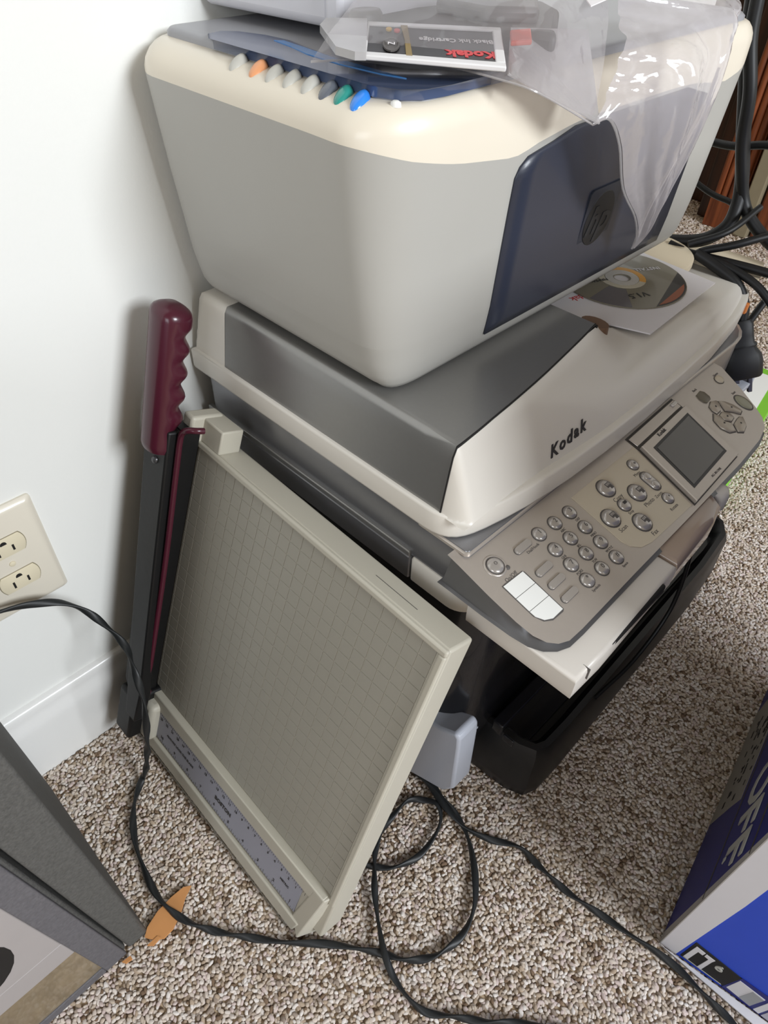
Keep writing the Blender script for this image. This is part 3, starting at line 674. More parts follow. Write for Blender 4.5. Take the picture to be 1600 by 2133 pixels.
# row of coloured buttons on the top left rim
bx = [.106, .125, .1395, .155, .1705, .185, .197, .2095]
bm_ = [M_btngrey, M_orange, M_btngrey, M_btngrey, M_btngrey, M_btndark, M_teal, M_btnblue]
for x, m in zip(bx, bm_):
    Mb = Matrix.Translation((x, .2800, .6345)) @ Matrix.Rotation(math.radians(26), 4, 'X') @ Matrix.Rotation(math.radians(18), 4, 'Z')
    el = [(.0043 * math.cos(a), .0088 * math.sin(a)) for a in [i * PI / 10 for i in range(20)]]
    obj('button', MB().dome(el, ((0, 1), (.0022, .98), (.0038, .84), (.0047, .55), (.005, .25)), Mb), m, hp, smooth=80)
Mb = Matrix.Translation((.2265, .2885, .6360))
obj('button', MB().dome([(.0032 * math.cos(a), .0026 * math.sin(a)) for a in [i * PI / 8 for i in range(16)]], ((0, 1), (.002, .9), (.0028, .5)), Mb), M_label, hp, smooth=80, label='small white button')

# ------------------------------------------------------------------ white packet lying on the top printer
cb = thing('white_packet', 'white paper-wrapped carton with a blue mark lying on the top printer', 'carton', (0.07, 0.4, 0.6488))
mb = MB().box((.002, .3275, .6488), (.122, .50, .735))
for v in mb.v:
    if v.y < .4: v.y += (v.x - .002) * .10
obj('carton_body', mb, M_cardwhite, cb, bevel=.006)
obj('blue_mark', MB().add(*(lambda q: (q, [(0, 1, 2, 3)]))([Vector((.064, .3333, .660)), Vector((.079, .3348, .660)), Vector((.079, .3348, .668)), Vector((.062, .3331, .668))])), mat('blue_mark_print', (62, 148, 208), .5), cb, smooth=0)
obj('torn_edge', MB().prism([(.119, .336), (.131, .338), (.133, .352), (.130, .45), (.121, .45)], .6488, .672), M_cardwhite, cb, bevel=.003)

# ------------------------------------------------------------------ cartridge pack and things in the bag
ct = thing('ink_cartridge', 'black ink cartridge in white-rimmed blister with an upside down printed label, inside the clear bag', 'ink cartridge', (.2, .33, .65))
A = Vector((.1535, .3385, .6555)); B = Vector((.2085, .3930, .6545)); Dv = Vector((.203, .2880, .6525)); Cc = Vector((.2605, .3320, .6510))
def bil(u, v, h=0): 
    p = A * (1 - u) * (1 - v) + B * u * (1 - v) + Cc * u * v + Dv * (1 - u) * v
    return p + Vector((0.15, -0.1, 1)).normalized() * h
def bquad(u0, u1, v0, v1, h0, h1, n=5):
    mb = MB()
    P = [(u0, v0), (u1, v0), (u1, v1), (u0, v1)]
    rings_ = []
    for h in (h0, h1): rings_.append([bil(u, v, h) for u, v in P])
    return mb.loft(rings_)
fr = MB(); 
for q in ((0, 1, 0, .10), (0, 1, .90, 1), (.93, 1, .1, .9), (0, .02, .1, .9)): fr.loft([[bil(u, v, h) for u, v in ((q[0], q[2]), (q[1], q[2]), (q[1], q[3]), (q[0], q[3]))] for h in (0, .0026)])
obj('frame', fr, mat('frame_white', (222, 220, 220), .35, coat=.3), ct, bevel=.0012)
lc = obj('label_card', bquad(.01, .95, .06, .94, 0.0004, .0016), mat('label_black', (34, 32, 34), .45, var=.2, scale=60), ct, smooth=0)
obj('tab', MB().loft([[bil(u, v, h) for u, v in ((-.30, .05), (0, .0), (0.02, 1), (-.06, 1.02), (-.20, .92), (-.34, .3))] for h in (0, .004)]), mat('clear_tab', (196, 194, 194), .3, coat=.3, alpha=.75), ct)
ux = (B - A).normalized(); vy = (Dv - A).normalized()
text('print', 'Black Ink Cartridge', .0105, tuple(bil(.66, .40, .0018)), tuple(-ux), tuple(vy), M_paper, lc, ext=.0001, sx=.50, bold=.0002)
text('logo', 'Kodak', .0170, tuple(bil(.765, .72, .0018)), tuple(-ux), tuple(vy), M_red, lc, ext=.0001, bold=.0007, sx=.58)
obj('print_dot', MB().loft([[bil(.165 + .022 * math.cos(a), .22 + .05 * math.sin(a), h) for a in [i * PI / 5 for i in range(10)]] for h in (.002, .0028)]), M_yellow, lc)
obj('print_dot', MB().loft([[bil(.225 + .022 * math.cos(a), .25 + .05 * math.sin(a), h) for a in [i * PI / 5 for i in range(10)]] for h in (.002, .0028)]), M_red, lc)
obj('print_ring', MB().loft([[bil(.19 + .062 * k * math.cos(a), .66 + .19 * k * math.sin(a), h) for a in [i * PI / 8 for i in range(16)]] for k, h in ((1, .0021), (1, .0029), (.8, .0029), (.8, .0024))], caps=(False, True)), M_ink, lc)
text('print', 'N', .006, tuple(bil(.19, .66, .0031)), tuple(-ux), tuple(vy), M_paper, lc, ext=.0001)
obj('gold_band', MB().loft([[bil(u, v, h) for u, v in ((.25, .08), (.30, .08), (.345, .93), (.30, .93), (.285, .5))] for h in (.002, .0026)]), mat('gold_print', (132, 108, 44), .45), lc, smooth=0)

ub = thing('grey_cartridge_pack', 'dark grey cartridge pack behind the framed cartridge in the clear bag', 'cartridge pack', (.15, .42, .65))
obj('pack_body', MB().prism([(.133, .351), (.1275, .405), (.132, .445), (.162, .500), (.190, .480), (.237, .409), (.212, .402), (.152, .343)], .6440, .6560), mat('grey_pack', (92, 90, 88), .5, var=.15), ub, bevel=.004)
obj('pack_flap', MB().prism([(.150, .400), (.150, .455), (.170, .480), (.212, .425), (.190, .400)], .6555, .6640), mat('grey_pack_flap', (122, 120, 118), .45, var=.1), ub, bevel=.003)
pz = MB()
obj('pack_tab', MB().dome([(.1455 + .009 * math.cos(a), .345 + .012 * math.sin(a)) for a in [i * PI / 8 for i in range(16)]], ((.650, 1), (.660, .95), (.662, .8))), mat('grey_pack_tab', (120, 118, 116), .4), ub, smooth=60)
rb = obj('red_sticker', MB().prism([(.222, .384), (.226, .398), (.246, .372), (.241, .360)], .6560, .6585), mat('red_sticker', (214, 92, 74), .5), ub, bevel=.0008)

wp = obj('paper_slip', MB().add([(.190, .470, .6800), (.2560, .4080, .6710), (.2450, .52, .6800), (.190, .52, .6850), (.190, .470, .6806), (.2560, .4080, .6716), (.2450, .52, .6806), (.190, .52, .6856)], [(0, 1, 2, 3), (7, 6, 5, 4), (0, 4, 5, 1), (1, 5, 6, 2), (2, 6, 7, 3), (3, 7, 4, 0)]), M_paper, smooth=0)
tag(wp, 'pointed corner of white paper lying on the clear bag at the top edge', 'paper')

# ------------------------------------------------------------------ clear plastic bag
def bag_mat(name, tint, base, coat):
    m = bpy.data.materials.new(name); m.use_nodes = True; nt = m.node_tree; nt.nodes.remove(nt.nodes['Principled BSDF'])
    out = nt.nodes['Material Output']
    tr = nt.nodes.new('ShaderNodeBsdfTransparent'); tr.inputs[0].default_value = (0.93, 0.92, 0.93, 1)
    df = nt.nodes.new('ShaderNodeBsdfDiffuse'); df.inputs[0].default_value = tint
    tl = nt.nodes.new('ShaderNodeBsdfTranslucent'); tl.inputs[0].default_value = tint
    gl = nt.nodes.new('ShaderNodeBsdfGlossy'); gl.inputs['Roughness'].default_value = 0.10; gl.inputs[0].default_value = (1, 1, 1, 1)
    tc = nt.nodes.new('ShaderNodeTexCoord'); nz = nt.nodes.new('ShaderNodeTexNoise'); nz.inputs['Scale'].default_value = 55; nz.inputs['Detail'].default_value = 2
    bp = nt.nodes.new('ShaderNodeBump'); bp.inputs['Strength'].default_value = 0.55; bp.inputs['Distance'].default_value = 0.004
    L = nt.links.new; L(tc.outputs['Object'], nz.inputs['Vector']); L(nz.outputs['Fac'], bp.inputs['Height'])
    L(bp.outputs[0], gl.inputs['Normal'])
    a1 = nt.nodes.new('ShaderNodeMixShader'); a1.inputs[0].default_value = 0.45; L(df.outputs[0], a1.inputs[1]); L(tl.outputs[0], a1.inputs[2])
    a2 = nt.nodes.new('ShaderNodeMixShader'); a2.inputs[0].default_value = base; L(tr.outputs[0], a2.inputs[1]); L(a1.outputs[0], a2.inputs[2])
    lw = nt.nodes.new('ShaderNodeLayerWeight'); lw.inputs[0].default_value = 0.35; L(bp.outputs[0], lw.inputs['Normal'])
    mr = nt.nodes.new('ShaderNodeMapRange'); mr.inputs[3].default_value = 0.03; mr.inputs[4].default_value = coat; L(lw.outputs['Fresnel'], mr.inputs[0])
    a3 = nt.nodes.new('ShaderNodeMixShader'); L(mr.outputs[0], a3.inputs[0]); L(a2.outputs[0], a3.inputs[1]); L(gl.outputs[0], a3.inputs[2])
    L(a3.outputs[0], out.inputs[0]); return m
M_bag = bag_mat('clear_film', (0.86, 0.82, 0.84, 1), 0.22, 0.6)
M_bag3 = bag_mat('clear_film_folded', (0.86, 0.81, 0.83, 1), 0.50, 0.75)
M_bag2 = bag_mat('milky_film', (0.72, 0.70, 0.70, 1), 0.55, 0.5)
bag = thing('plastic_bag', 'crumpled clear plastic bag draped over the top printer and its navy front', 'bag', (.22, .42, .648))
bot = [(.170, .281, .6475), (.189, .302, .6490), (.208, .317, .6490), (.225, .330, .6480), (.247, .345, .6440), (.266, .357, .6390), (.2735, .405, .6175), (.277, .417, .619), (.278, .435, .602), (.274, .462, .569), (.268, .505, .537), (.262, .530, .513), (.259, .534, .502)]
top = [(.130, .385, .668), (.134, .39, .674), (.139, .40, .680), (.161, .42, .684), (.183, .44, .686), (.204, .46, .686), (.212, .48, .684), (.216, .49, .682), (.221, .50, .680), (.226, .507, .679), (.231, .514, .678), (.235, .52, .676), (.239, .523, .675)]
rgt = [(.259, .534, .502), (.264, .533, .535), (.272, .532, .576), (.277, .536, .602), (.279, .543, .638), (.276, .553, .662), (.259, .60, .672)]
from mathutils import noise
def wr(x, y, z, k, f=26):
    p = Vector((x, y * 1.3, z)) * f
    r = noise.ridged_multi_fractal(p, 1.0, 2.1, 3, 1.0, 2.0)
    return (r - 1.1) * k + noise.noise(p * .4) * k * 1.5
def sheet(bt, tp, nu, nv, bulge, k):
    Bc = catmull(bt, 14); Tc = catmull(tp, 14); rows = []
    for j in range(nv + 1):
        v = j / nv; row = []
        for b, t in zip(Bc, Tc):
            p = b.lerp(t, v); w_ = math.sin(PI * v)
            p = p + Vector((0.45, -0.25, 0.75)) * (bulge * w_)
            d = wr(p.x, p.y, p.z, k) * min(1, v * 4 + .15)
            row.append(p + Vector((.5, -.3, .7)) * d)
        rows.append(row)
    n = len(Bc)
    return MB().add([p for r in rows for p in r], [(j * n + i, j * n + i + 1, (j + 1) * n + i + 1, (j + 1) * n + i) for j in range(nv) for i in range(n - 1)])
obj('film', sheet(bot[:7], top[:7], 6, 60, .0165, .0020), M_bag, bag, smooth=80)
bl_ = [bot[6], bot[7], bot[8], bot[9], bot[10], bot[11], bot[12]]
Rt = [(.212, .48, .684), (.258, .560, .668), (.2775, .545, .650), (.2785, .538, .610), (.272, .532, .576), (.264, .533, .535), (.2595, .5345, .503)]
def drape():
    Lc = catmull(bl_, 14); Rc = catmull(Rt, 14); rows = []
    for j in range(61):
        u = j / 60; row = []
        for i, (a, b) in enumerate(zip(Lc, Rc)):
            p = a.lerp(b, u); t_ = i / len(Lc); fold = (abs(math.sin(u * 8 + 1.2 + t_ * 1.4)) * .0065 + abs(math.sin(u * 17 + 3 * t_)) * .003) * (1 - t_ ** 3) + wr(p.x * 2.2, p.y * 2.2, p.z * .7, .0022) * (1.1 - t_)
            bul = math.sin(PI * u) * .012 * (1 - (i / len(Lc)) ** 2)
            row.append(p + Vector((1, -.15, .25)) * ((fold + bul) * min(1, u * 5) + .0015))
        rows.append(row)
    n = len(Lc)
    return MB().add([p for r in rows for p in r], [(j * n + i, j * n + i + 1, (j + 1) * n + i + 1, (j + 1) * n + i) for j in range(60) for i in range(n - 1)])
obj('hanging_corner', drape(), M_bag3, bag, smooth=80)
obj('film_hem', tube(bot[6:], .0009, seg=6, n=5), M_bag2, bag)
obj('film_hem', tube(bot[:7], .0006, seg=6, n=5), M_bag2, bag)
obj('film_hem', tube([(.2595, .5345, .503), (.264, .533, .535), (.2745, .532, .576), (.2805, .536, .604), (.2815, .541, .630)], .0013, seg=6), M_bag2, bag)
obj('seal_strip', MB().add([(.2105, .4000, .6560), (.2420, .4330, .6560), (.2770, .4060, .6180), (.2500, .3480, .6460), (.2105, .4000, .6565), (.2420, .4330, .6565), (.2775, .4065, .6185), (.2505, .3485, .6465)], [(0, 1, 2, 3), (4, 5, 6, 7), (0, 4, 5, 1), (1, 5, 6, 2), (2, 6, 7, 3), (3, 7, 4, 0)]), M_bag2, bag, smooth=0)

# ------------------------------------------------------------------ disc, sleeve, cards beside the top printer
ZL = .4335
sl = obj('disc_sleeve', MB().prism([(.172, .500), (.2915, .5440), (.2850, .6780), (.160, .690)], ZL + .0010, ZL + .0022), M_paper, smooth=0)
tag(sl, 'white square paper disc sleeve lying under the printed disc', 'disc sleeve')
text('sleeve_print', 'Kodak', .011, (.214, .5585, ZL + .0024), (-.25, -1, 0), (1, -.25, 0), M_red, sl, ext=.0001)
dc = thing('data_disc', 'printed software disc with grey and orange artwork lying on its paper sleeve', 'disc', (.2195, .617, ZL + .0022))
cxd, cyd = .2195, .6165
def ringd(r, z, n=48): return [Vector((cxd + r * math.cos(2 * PI * i / n), cyd + r * math.sin(2 * PI * i / n), z)) for i in range(n)]
zd = ZL + .0024
obj('disc_body', MB().loft([ringd(.0075, zd), ringd(.060, zd), ringd(.060, zd + .0012), ringd(.0075, zd + .0012), ringd(.0075, zd)], caps=(False, False)), mat('disc_grey', (128, 122, 106), .22, var=.05, scale=20, coat=.3), dc, smooth=30)
def sector(r0, r1, a0, a1, h, m, name, n=12):
    P = [(cxd + r0 * math.cos(a), cyd + r0 * math.sin(a)) for a in [lerp(a0, a1, i / n) for i in range(n + 1)]] + [(cxd + r1 * math.cos(a), cyd + r1 * math.sin(a)) for a in [lerp(a1, a0, i / n) for i in range(n + 1)]]
    obj(name, MB().prism(P, zd + .0012, zd + .0012 + h), m, dc, smooth=0)
D = math.radians
sector(.0165, .0225, D(20), D(200), .0002, mat('disc_orange', (222, 160, 60), .3), 'hub_arc')
sector(.0165, .0225, D(200), D(380), .0002, mat('disc_pale', (196, 188, 168), .3), 'hub_arc')
sector(.0085, .0160, 0, 2 * PI - .01, .0003, mat('disc_hub', (206, 202, 196), .1, coat=.6), 'hub', 32)
sector(.024, .0592, D(-88), D(-50), .0002, mat('disc_slate', (104, 100, 104), .25, coat=.5), 'art_patch')
rim = [(cxd + .0592 * math.cos(a), cyd + .0592 * math.sin(a)) for a in [lerp(D(-28), D(58), i / 14) for i in range(15)]]
obj('art_patch', MB().prism(rim, zd + .0012, zd + .0014), mat('disc_dark', (38, 34, 32), .3, coat=.15), dc, smooth=0)
rim2 = [(cxd + .0575 * math.cos(a), cyd + .0575 * math.sin(a)) for a in [lerp(D(-24), D(34), i / 8) for i in range(9)]] 
obj('art_patch', MB().prism(rim2, zd + .0014, zd + .00155), mat('disc_rust', (150, 78, 40), .35, coat=.15), dc, smooth=0)
text('print', 'V1.5', .0115, (.2490, .5960, zd + .0016), (-.45, -1, 0), (1, -.45, 0), M_darkprint, dc, ext=.0001)
text('print', 'FIRMWARE', .0058, (.2060, .5900, zd + .0016), (-.45, -1, 0), (1, -.45, 0), M_darkprint, dc, ext=.0001)
text('print', 'Kodak', .0080, (.1960, .5780, zd + .0016), (-.45, -1, 0), (1, -.45, 0), M_paper, dc, ext=.0001)
text('print', 'INSTALL', .0075, (.2260, .6510, zd + .0016), (-.6, -1, 0), (1, -.6, 0), M_paper, dc, ext=.0001)
cdm = obj('round_lid', MB().loft([[Vector((.195 + (.052 + i) * math.cos(a), .700 + (.052 + i) * math.sin(a), z)) for a in [k * PI / 20 for k in range(40)]] for z, i in ((ZL - .0085, 0), (ZL - .0025, 0), (ZL - .0015, -.0012))]), M_beigecard, smooth=50)
tag(cdm, 'round cream plastic lid lying partly under the printed disc', 'lid')
cr = obj('cream_card', MB().prism([(.10, .745), (.222, .752), (.3000, .752), (.2960, .7800), (.2850, .8050), (.10, .8000)], .4145, .4175), M_beigecard, smooth=0)
tag(cr, 'cream card lying on the far right end of the fax printer', 'card')

# ------------------------------------------------------------------ paper cutter leaning on the printers
CM = Matrix(((0.99957521, -0.02725929, 0.01031158), (-0.018951, -0.33912845, 0.94054918), (-0.02214175, -0.94034506, -0.33950098))).to_4x4()
CM.translation = Vector((0.06524606, 0.22653522, 0.35228786))
pc = thing('paper_cutter', 'putty grey guillotine paper trimmer with burgundy handle leaning against the printers', 'paper cutter', None, M=CM)
# local: x right, y down the board, z into the board (away from viewer); metres
def cbx(name, a, b, m, bevel=.0015, label=None): return obj(name, MB().box(a, b), m, pc, local=True, bevel=bevel, label=label)
bo = [(-.018, -.006), (.2865, -.006), (.2905, -.002), (.2905, .310), (.2870, .351), (-.018, .351)]
cbx('board', (-.018, -.0065, .0025), (.2875, .352, .0300), M_putty, .0025)
# rim around the grid
rim_ = MB(); rim_.box((-.004, -.0065, -.0005), (.2875, -.0005, .004)); rim_.box((.2810, -.0012, -.0005), (.2875, .3000, .004))
obj('rim', rim_, M_putty, pc, local=True, bevel=.0018)
# raised squares
gm = MB(); sqm = .0127
for i in range(-1, 22):
    for j in range(0, 23):
        x0, x1 = max(i * sqm, -.0035) + .00022, (i + 1) * sqm - .00022; y0, y1_ = j * sqm + .00022, (j + 1) * sqm - .00022
        b_ = .00030; z0, z1_ = .0026, .0019
        gm.add([(x0, y0, z0), (x1, y0, z0), (x1, y1_, z0), (x0, y1_, z0), (x0 + b_, y0 + b_, z1_), (x1 - b_, y0 + b_, z1_), (x1 - b_, y1_ - b_, z1_), (x0 + b_, y1_ - b_, z1_)],
               [(0, 1, 5, 4), (1, 2, 6, 5), (2, 3, 7, 6), (3, 0, 4, 7), (4, 5, 6, 7)])
obj('grid_surface', gm, M_grid, pc, local=True, smooth=0)
# paper stop with ruler strip and slanted right end
def stopbar(y0, y1_, z, xr0, xr1, xl=-.002):
    return MB().add([(xl, y0, .01), (xr0, y0, .01), (xr1, y1_, .01), (xl, y1_, .01), (xl, y0, z), (xr0, y0, z), (xr1, y1_, z), (xl, y1_, z)],
                    [(0, 1, 2, 3), (4, 7, 6, 5), (0, 4, 5, 1), (1, 5, 6, 2), (2, 6, 7, 3), (3, 7, 4, 0)])
obj('paper_stop', stopbar(.2925, .3080, -.0060, .2795, .2740), M_putty, pc, local=True, bevel=.0012)
obj('stop_base', stopbar(.3050, .3515, -.0040, .2760, .2660), M_putty, pc, local=True, bevel=.0010)
obj('stop_base', stopbar(.3480, .3640, -.0085, .2672, .2625, xl=.004), M_putty, pc, local=True, bevel=.0016)
cbx('front_foot', (-.014, .348, -.006), (.2600, .3660, .0250), M_putty, .002)
cbx('foot_groove', (-.008, .3655, -.0085), (.2560, .3664, -.0078), M_groove, 0)
obj('end_cap', MB().add([(.2665, .2950, -.0062), (.2810, .2925, -.0060), (.2700, .3660, -.0085), (.2560, .3480, -.0062), (.2665, .2950, .01), (.2840, .2925, .01), (.2800, .3600, .012), (.2560, .3480, .01)], [(0, 3, 2, 1), (0, 1, 5, 4), (1, 2, 6, 5), (2, 3, 7, 6), (3, 0, 4, 7), (4, 5, 6, 7)]), M_putty, pc, local=True, bevel=.0015)
rl = obj('ruler', MB().box((.002, .3085, -.0052), (.2560, .3460, -.0038)), M_ruler, pc, local=True, bevel=.0003)
tk = MB()
for i in range(0, 101):
    x = .006 + i * .00254
    tk.box((x, .3092, -.0055), (x + .0003, .3092 + (.0035 if i % 5 == 0 else .0018), -.0051))
for i in range(0, 81):
    x = .006 + i * .003175
    tk.box((x, .3455 - (.0045 if i % 4 == 0 else .0022), -.0055), (x + .0003, .3455, -.0051))
obj('ruler_ticks', tk, M_ink, rl, local=True, smooth=0, kind='stuff')
def ctext(name, s, size, x, y, m=M_darkprint, z=-.0054, **k):
    cu = bpy.data.curves.new('t', 'FONT'); cu.body = s; cu.size = size; cu.extrude = .00012; cu.align_x = 'CENTER'; cu.align_y = 'CENTER'; cu.resolution_u = 2; cu.offset = k.get('bold', 0.0001)
    to = bpy.data.objects.new('t', cu); COL.objects.link(to); dg = bpy.context.evaluated_depsgraph_get(); me = bpy.data.meshes.new_from_object(to.evaluated_get(dg)); bpy.data.objects.remove(to)
    me.transform(Matrix.Translation((x, y, z)) @ Matrix.Rotation(PI, 4, 'X'))
    obj(name, me, m, rl, local=True)
for i in range(1, 25): ctext('numeral', str(25 - i) if i < 25 else '0', .0042, .004 + i * .0102, .3155)
for i in range(1, 11): ctext('numeral', str(11 - i), .0052, .006 + i * .0242, .3385)
ctext('legend', 'ALWAYS LOCK THE BLADE', .0040, .062, .3270)
ctext('maker_mark', 'BOSTON', .0066, .139, .3280, bold=.0003)
ctext('legend', 'METRIC', .0036, .236, .3262)
# top left block
cbx('guide_block', (-.010, -.0280, .0020), (.0245, -.0060, .0240), M_putty, .0015)
obj('corner_wedge', MB().box((-.016, -.030, -.010), (-.0015, -.004, .022)), M_putty, pc, local=True, bevel=.003)
cbx('scratch', (.205, -.0068, .0140), (.247, -.00640, .0144), M_ink, 0)
for x in (.015, .255):
    for y in (.02, .25):
        obj('rubber_foot', MB().dome([(x + .007 * math.cos(a), y + .007 * math.sin(a)) for a in [i * PI / 6 for i in range(12)]], ((.029, 1), (.038, .85))), M_blackm, pc, local=True)
# blade side
cbx('cutting_edge', (-.0215, -.012, -.0015), (-.0045, .300, .0230), M_iron, .001)
cbx('cutting_edge', (-.0170, -.020, -.0205), (.0010, .300, -.0015), M_iron, .001)
def armpoly(): return [(-.0020, .3120), (-.0320, .0040), (-.0290, -.020), (.0010, -.0200), (.0020, .0040), (.0185, .2720), (.0160, .3120)]
obj('blade_arm', MB().loft([[Vector((x, y, z)) for x, y in armpoly()] for z in (-.0330, -.0200)]), M_iron, pc, local=True, bevel=.002)
obj('blade', MB().loft([[Vector((x, y, z)) for x, y in ((-.006, .30), (-.026, .0), (-.0310, .0), (-.020, .28))] for z in (-.026, -.023)]), M_iron, pc, local=True, smooth=0)
obj('pivot', MB().box((-.022, .290, -.030), (.006, .352, .022)), M_iron, pc, local=True, bevel=.004)
obj('pivot_bracket', MB().box((.000, .300, -.0160), (.020, .352, .012)), M_putty, pc, local=True, bevel=.006)
obj('rivet', MB().dome([(-.0120 + .0036 * math.cos(a), .0120 + .0036 * math.sin(a)) for a in [i * PI / 8 for i in range(16)]], ((-.0325, 1), (-.0346, .9), (-.0356, .5))), mat('rivet_steel', (86, 86, 88), .3, metal=.6), pc, local=True, smooth=70)
obj('finger_guard', tube([(.0180, -.0285, -.0120), (.0165, -.0285, -.0180), (.0120, -.0270, -.0222), (.0065, -.0225, -.0232), (.0040, -.0140, -.0232), (.0050, .010, -.0232), (.0110, .114, -.0232), (.0145, .262, -.0230), (.0150, .274, -.0200)], .0027, seg=10, n=6), M_burg, pc, local=True, smooth=80)
# handle with finger grips
def handle():
    hs = []; N = 60
    for i in range(N + 1):
        t = i / N; y = lerp(.0010, -.1200, t)
        c = lerp(-.0135, -.0245, t); hw = lerp(.0150, .0168, t); hz = .0150
        sh = 1.0
        if t > .90: sh = max(.12, 1 - ((t - .90) / .10) ** 3) ** .5
        if t < .03: sh = lerp(.92, 1, t / .03)
        wave = (.5 - .5 * math.cos((t - .08) / .80 * 2 * PI * 5)) * .0034 if .08 < t < .88 else 0
        ring = []
        for k in range(28):
            a = k * PI / 14; ca, sa = math.cos(a), math.sin(a)
            wv = wave * 1.35 * max(0, math.cos(a - .9)) ** 2
            x = c + hw * sh * abs(ca) ** .8 * (1 if ca > 0 else -1) - wv * .62
            ring.append(Vector((x, y, -.0290 + hz * sh * abs(sa) ** .8 * (1 if sa > 0 else -1) - wv * .78)))
        hs.append(ring)
    return MB().loft(hs)
obj('handle', handle(), M_burg, pc, local=True, smooth=70)

# ------------------------------------------------------------------ flat twisted speaker cord and other cords
def cordtag(o, label, group=None): tag(o, label, 'cable', group)
tw_ = lambda L: 66 * L + 0.8 * math.sin(L * 31)
cz = .0042
A_ = [(.016, -.25, .30), (.016, -.10, .275), (.018, -.03, .262), (.020, .020, .257), (.020, .039, .252), (.024, .062, .245), (.030, .085, .232), (.046, .100, .214), (.075, .108, .192), (.098, .102, .186), (.108, .099, .175), (.1125, .097, .158), (.1170, .092, .140), (.1150, .088, .110), (.1060, .082, .060), (.0990, .075, .020), (.0950, .069, .0050), (.114, .048, cz), (.140, .033, cz), (.169, .024, cz), (.207, .019, cz + .002), (.239, .025, cz + .001), (.269, .041, cz), (.305, .068, cz), (.326, .0855, cz), (.352, .110, cz), (.387, .136, cz), (.41, .151, cz), (.425, .172, cz), (.431, .199, cz), (.424, .227, cz), (.405, .251, cz), (.38, .271, cz), (.359, .280, cz), (.337, .283, cz + .003), (.308, .287, cz + .002), (.285, .286, cz)]
cordtag(obj('flat_cable', tube(A_, .0036, .0018, seg=12, twist=tw_, n=10), M_cord, smooth=60), 'dark grey twisted flat cord running past the outlet and cutter, then looping on carpet')
C_ = [(.318, .176, cz), (.329, .183, cz), (.345, .198, cz), (.355, .222, cz), (.353, .250, cz), (.346, .267, cz + .001), (.334, .274, cz + .004), (.320, .268, cz), (.309, .255, cz), (.310, .227, cz), (.318, .201, cz + .001), (.339, .177, cz + .003), (.362, .158, cz + .001), (.392, .138, cz + .0055), (.416, .131, cz), (.444, .132, cz), (.465, .147, cz), (.488, .165, cz), (.531, .202, cz), (.60, .24, cz), (.70, .25, cz), (.82, .20, cz), (.95, .10, cz)]
cordtag(obj('flat_cable', tube(C_, .0033, .0017, seg=12, twist=tw_, n=10, phase=1.2), M_cord, smooth=60), 'black flat cord coiled in a small loop on the carpet beside the cutter')
B_ = [(.262, .283, cz), (.283, .284, cz + .004), (.296, .2835, cz + .004), (.317, .2820, cz + .005), (.345, .277, cz + .006), (.370, .278, cz), (.395, .287, cz), (.42, .302, cz), (.443, .302, cz), (.478, .302, cz), (.512, .308, cz), (.541, .313, cz), (.566, .318, cz), (.589, .320, cz), (.618, .318, cz), (.650, .316, cz), (.74, .305, cz), (.85, .27, cz), (1.0, .2, cz)]
cordtag(obj('flat_cable', tube(B_, .0036, .0018, seg=12, twist=tw_, n=10, phase=.5), M_cord, smooth=60), 'black flat cord running across the carpet to the blue carton')

def pcord(pts, r, label, n=8): cordtag(obj('power_cable', tube(pts, r, seg=10, n=n), M_cord2, smooth=70), label, 'power cables behind the printers')
pcord([(.190, .790, .640), (.193, .797, .612), (.206, .800, .570), (.222, .800, .523), (.234, .800, .490), (.240, .796, .468), (.241, .785, .448), (.226, .775, .432), (.200, .764, .4250), (.170, .750, .4225)], .0070, 'thickest black power cord hanging in a bend behind the top printer')
pcord([(.200, .775, .642), (.206, .775, .610), (.220, .778, .570), (.226, .785, .530), (.234, .792, .500), (.244, .800, .470), (.262, .80, .452), (.292, .80, .436), (.34, .80, .42), (.39, .80, .405)], .0062, 'black power cord beside the thickest one, curving off to the right edge')
pcord([(.10, .82, .515), (.197, .815, .512), (.246, .815, .522), (.33, .815, .53), (.38, .82, .52)], .0040, 'thin black cord running level behind the hanging power cords')
pcord([(.12, .82, .492), (.196, .81, .468), (.229, .806, .464), (.24, .80, .46)], .0030, 'thinnest black cord at the foot of the top printer, meeting the hanging cords')
pcord([(.180, .735, .4300), (.203, .742, .4265), (.224, .748, .4240), (.255, .756, .4240), (.300, .765, .4240), (.36, .78, .42), (.40, .78, .40)], .0046, 'black power cord crossing the cream card toward the right edge')
pcord([(.232, .745, .4235), (.238, .752, .4300), (.262, .765, .4400), (.285, .790, .450), (.32, .83, .46), (.36, .86, .46)], .0042, 'black power cord rising from the pile of cords toward the cabinet')
pcord([(.205, .738, .4310), (.228, .742, .4270), (.262, .748, .4250), (.300, .752, .4150), (.330, .754, .395)], .0042, 'black power cord lying just above the plug cord, leaving at the right')
pcord([(.226, .735, .438), (.252, .760, .452), (.262, .800, .470)], .0034, 'slim grey-black cord looping above the cream card')
pcord([(.300, .900, .470), (.300, .850, .40), (.292, .800, .330), (.285, .79, .25)], .0042, 'black cord dropping behind the right end of the fax printer')
pcord([(.386, .495, .322), (.392, .520, .300), (.398, .545, .240), (.404, .545, .16), (.402, .50, .110), (.396, .44, .098)], .0022, 'thin black cord hanging in an arc from the catch tray to the black base')
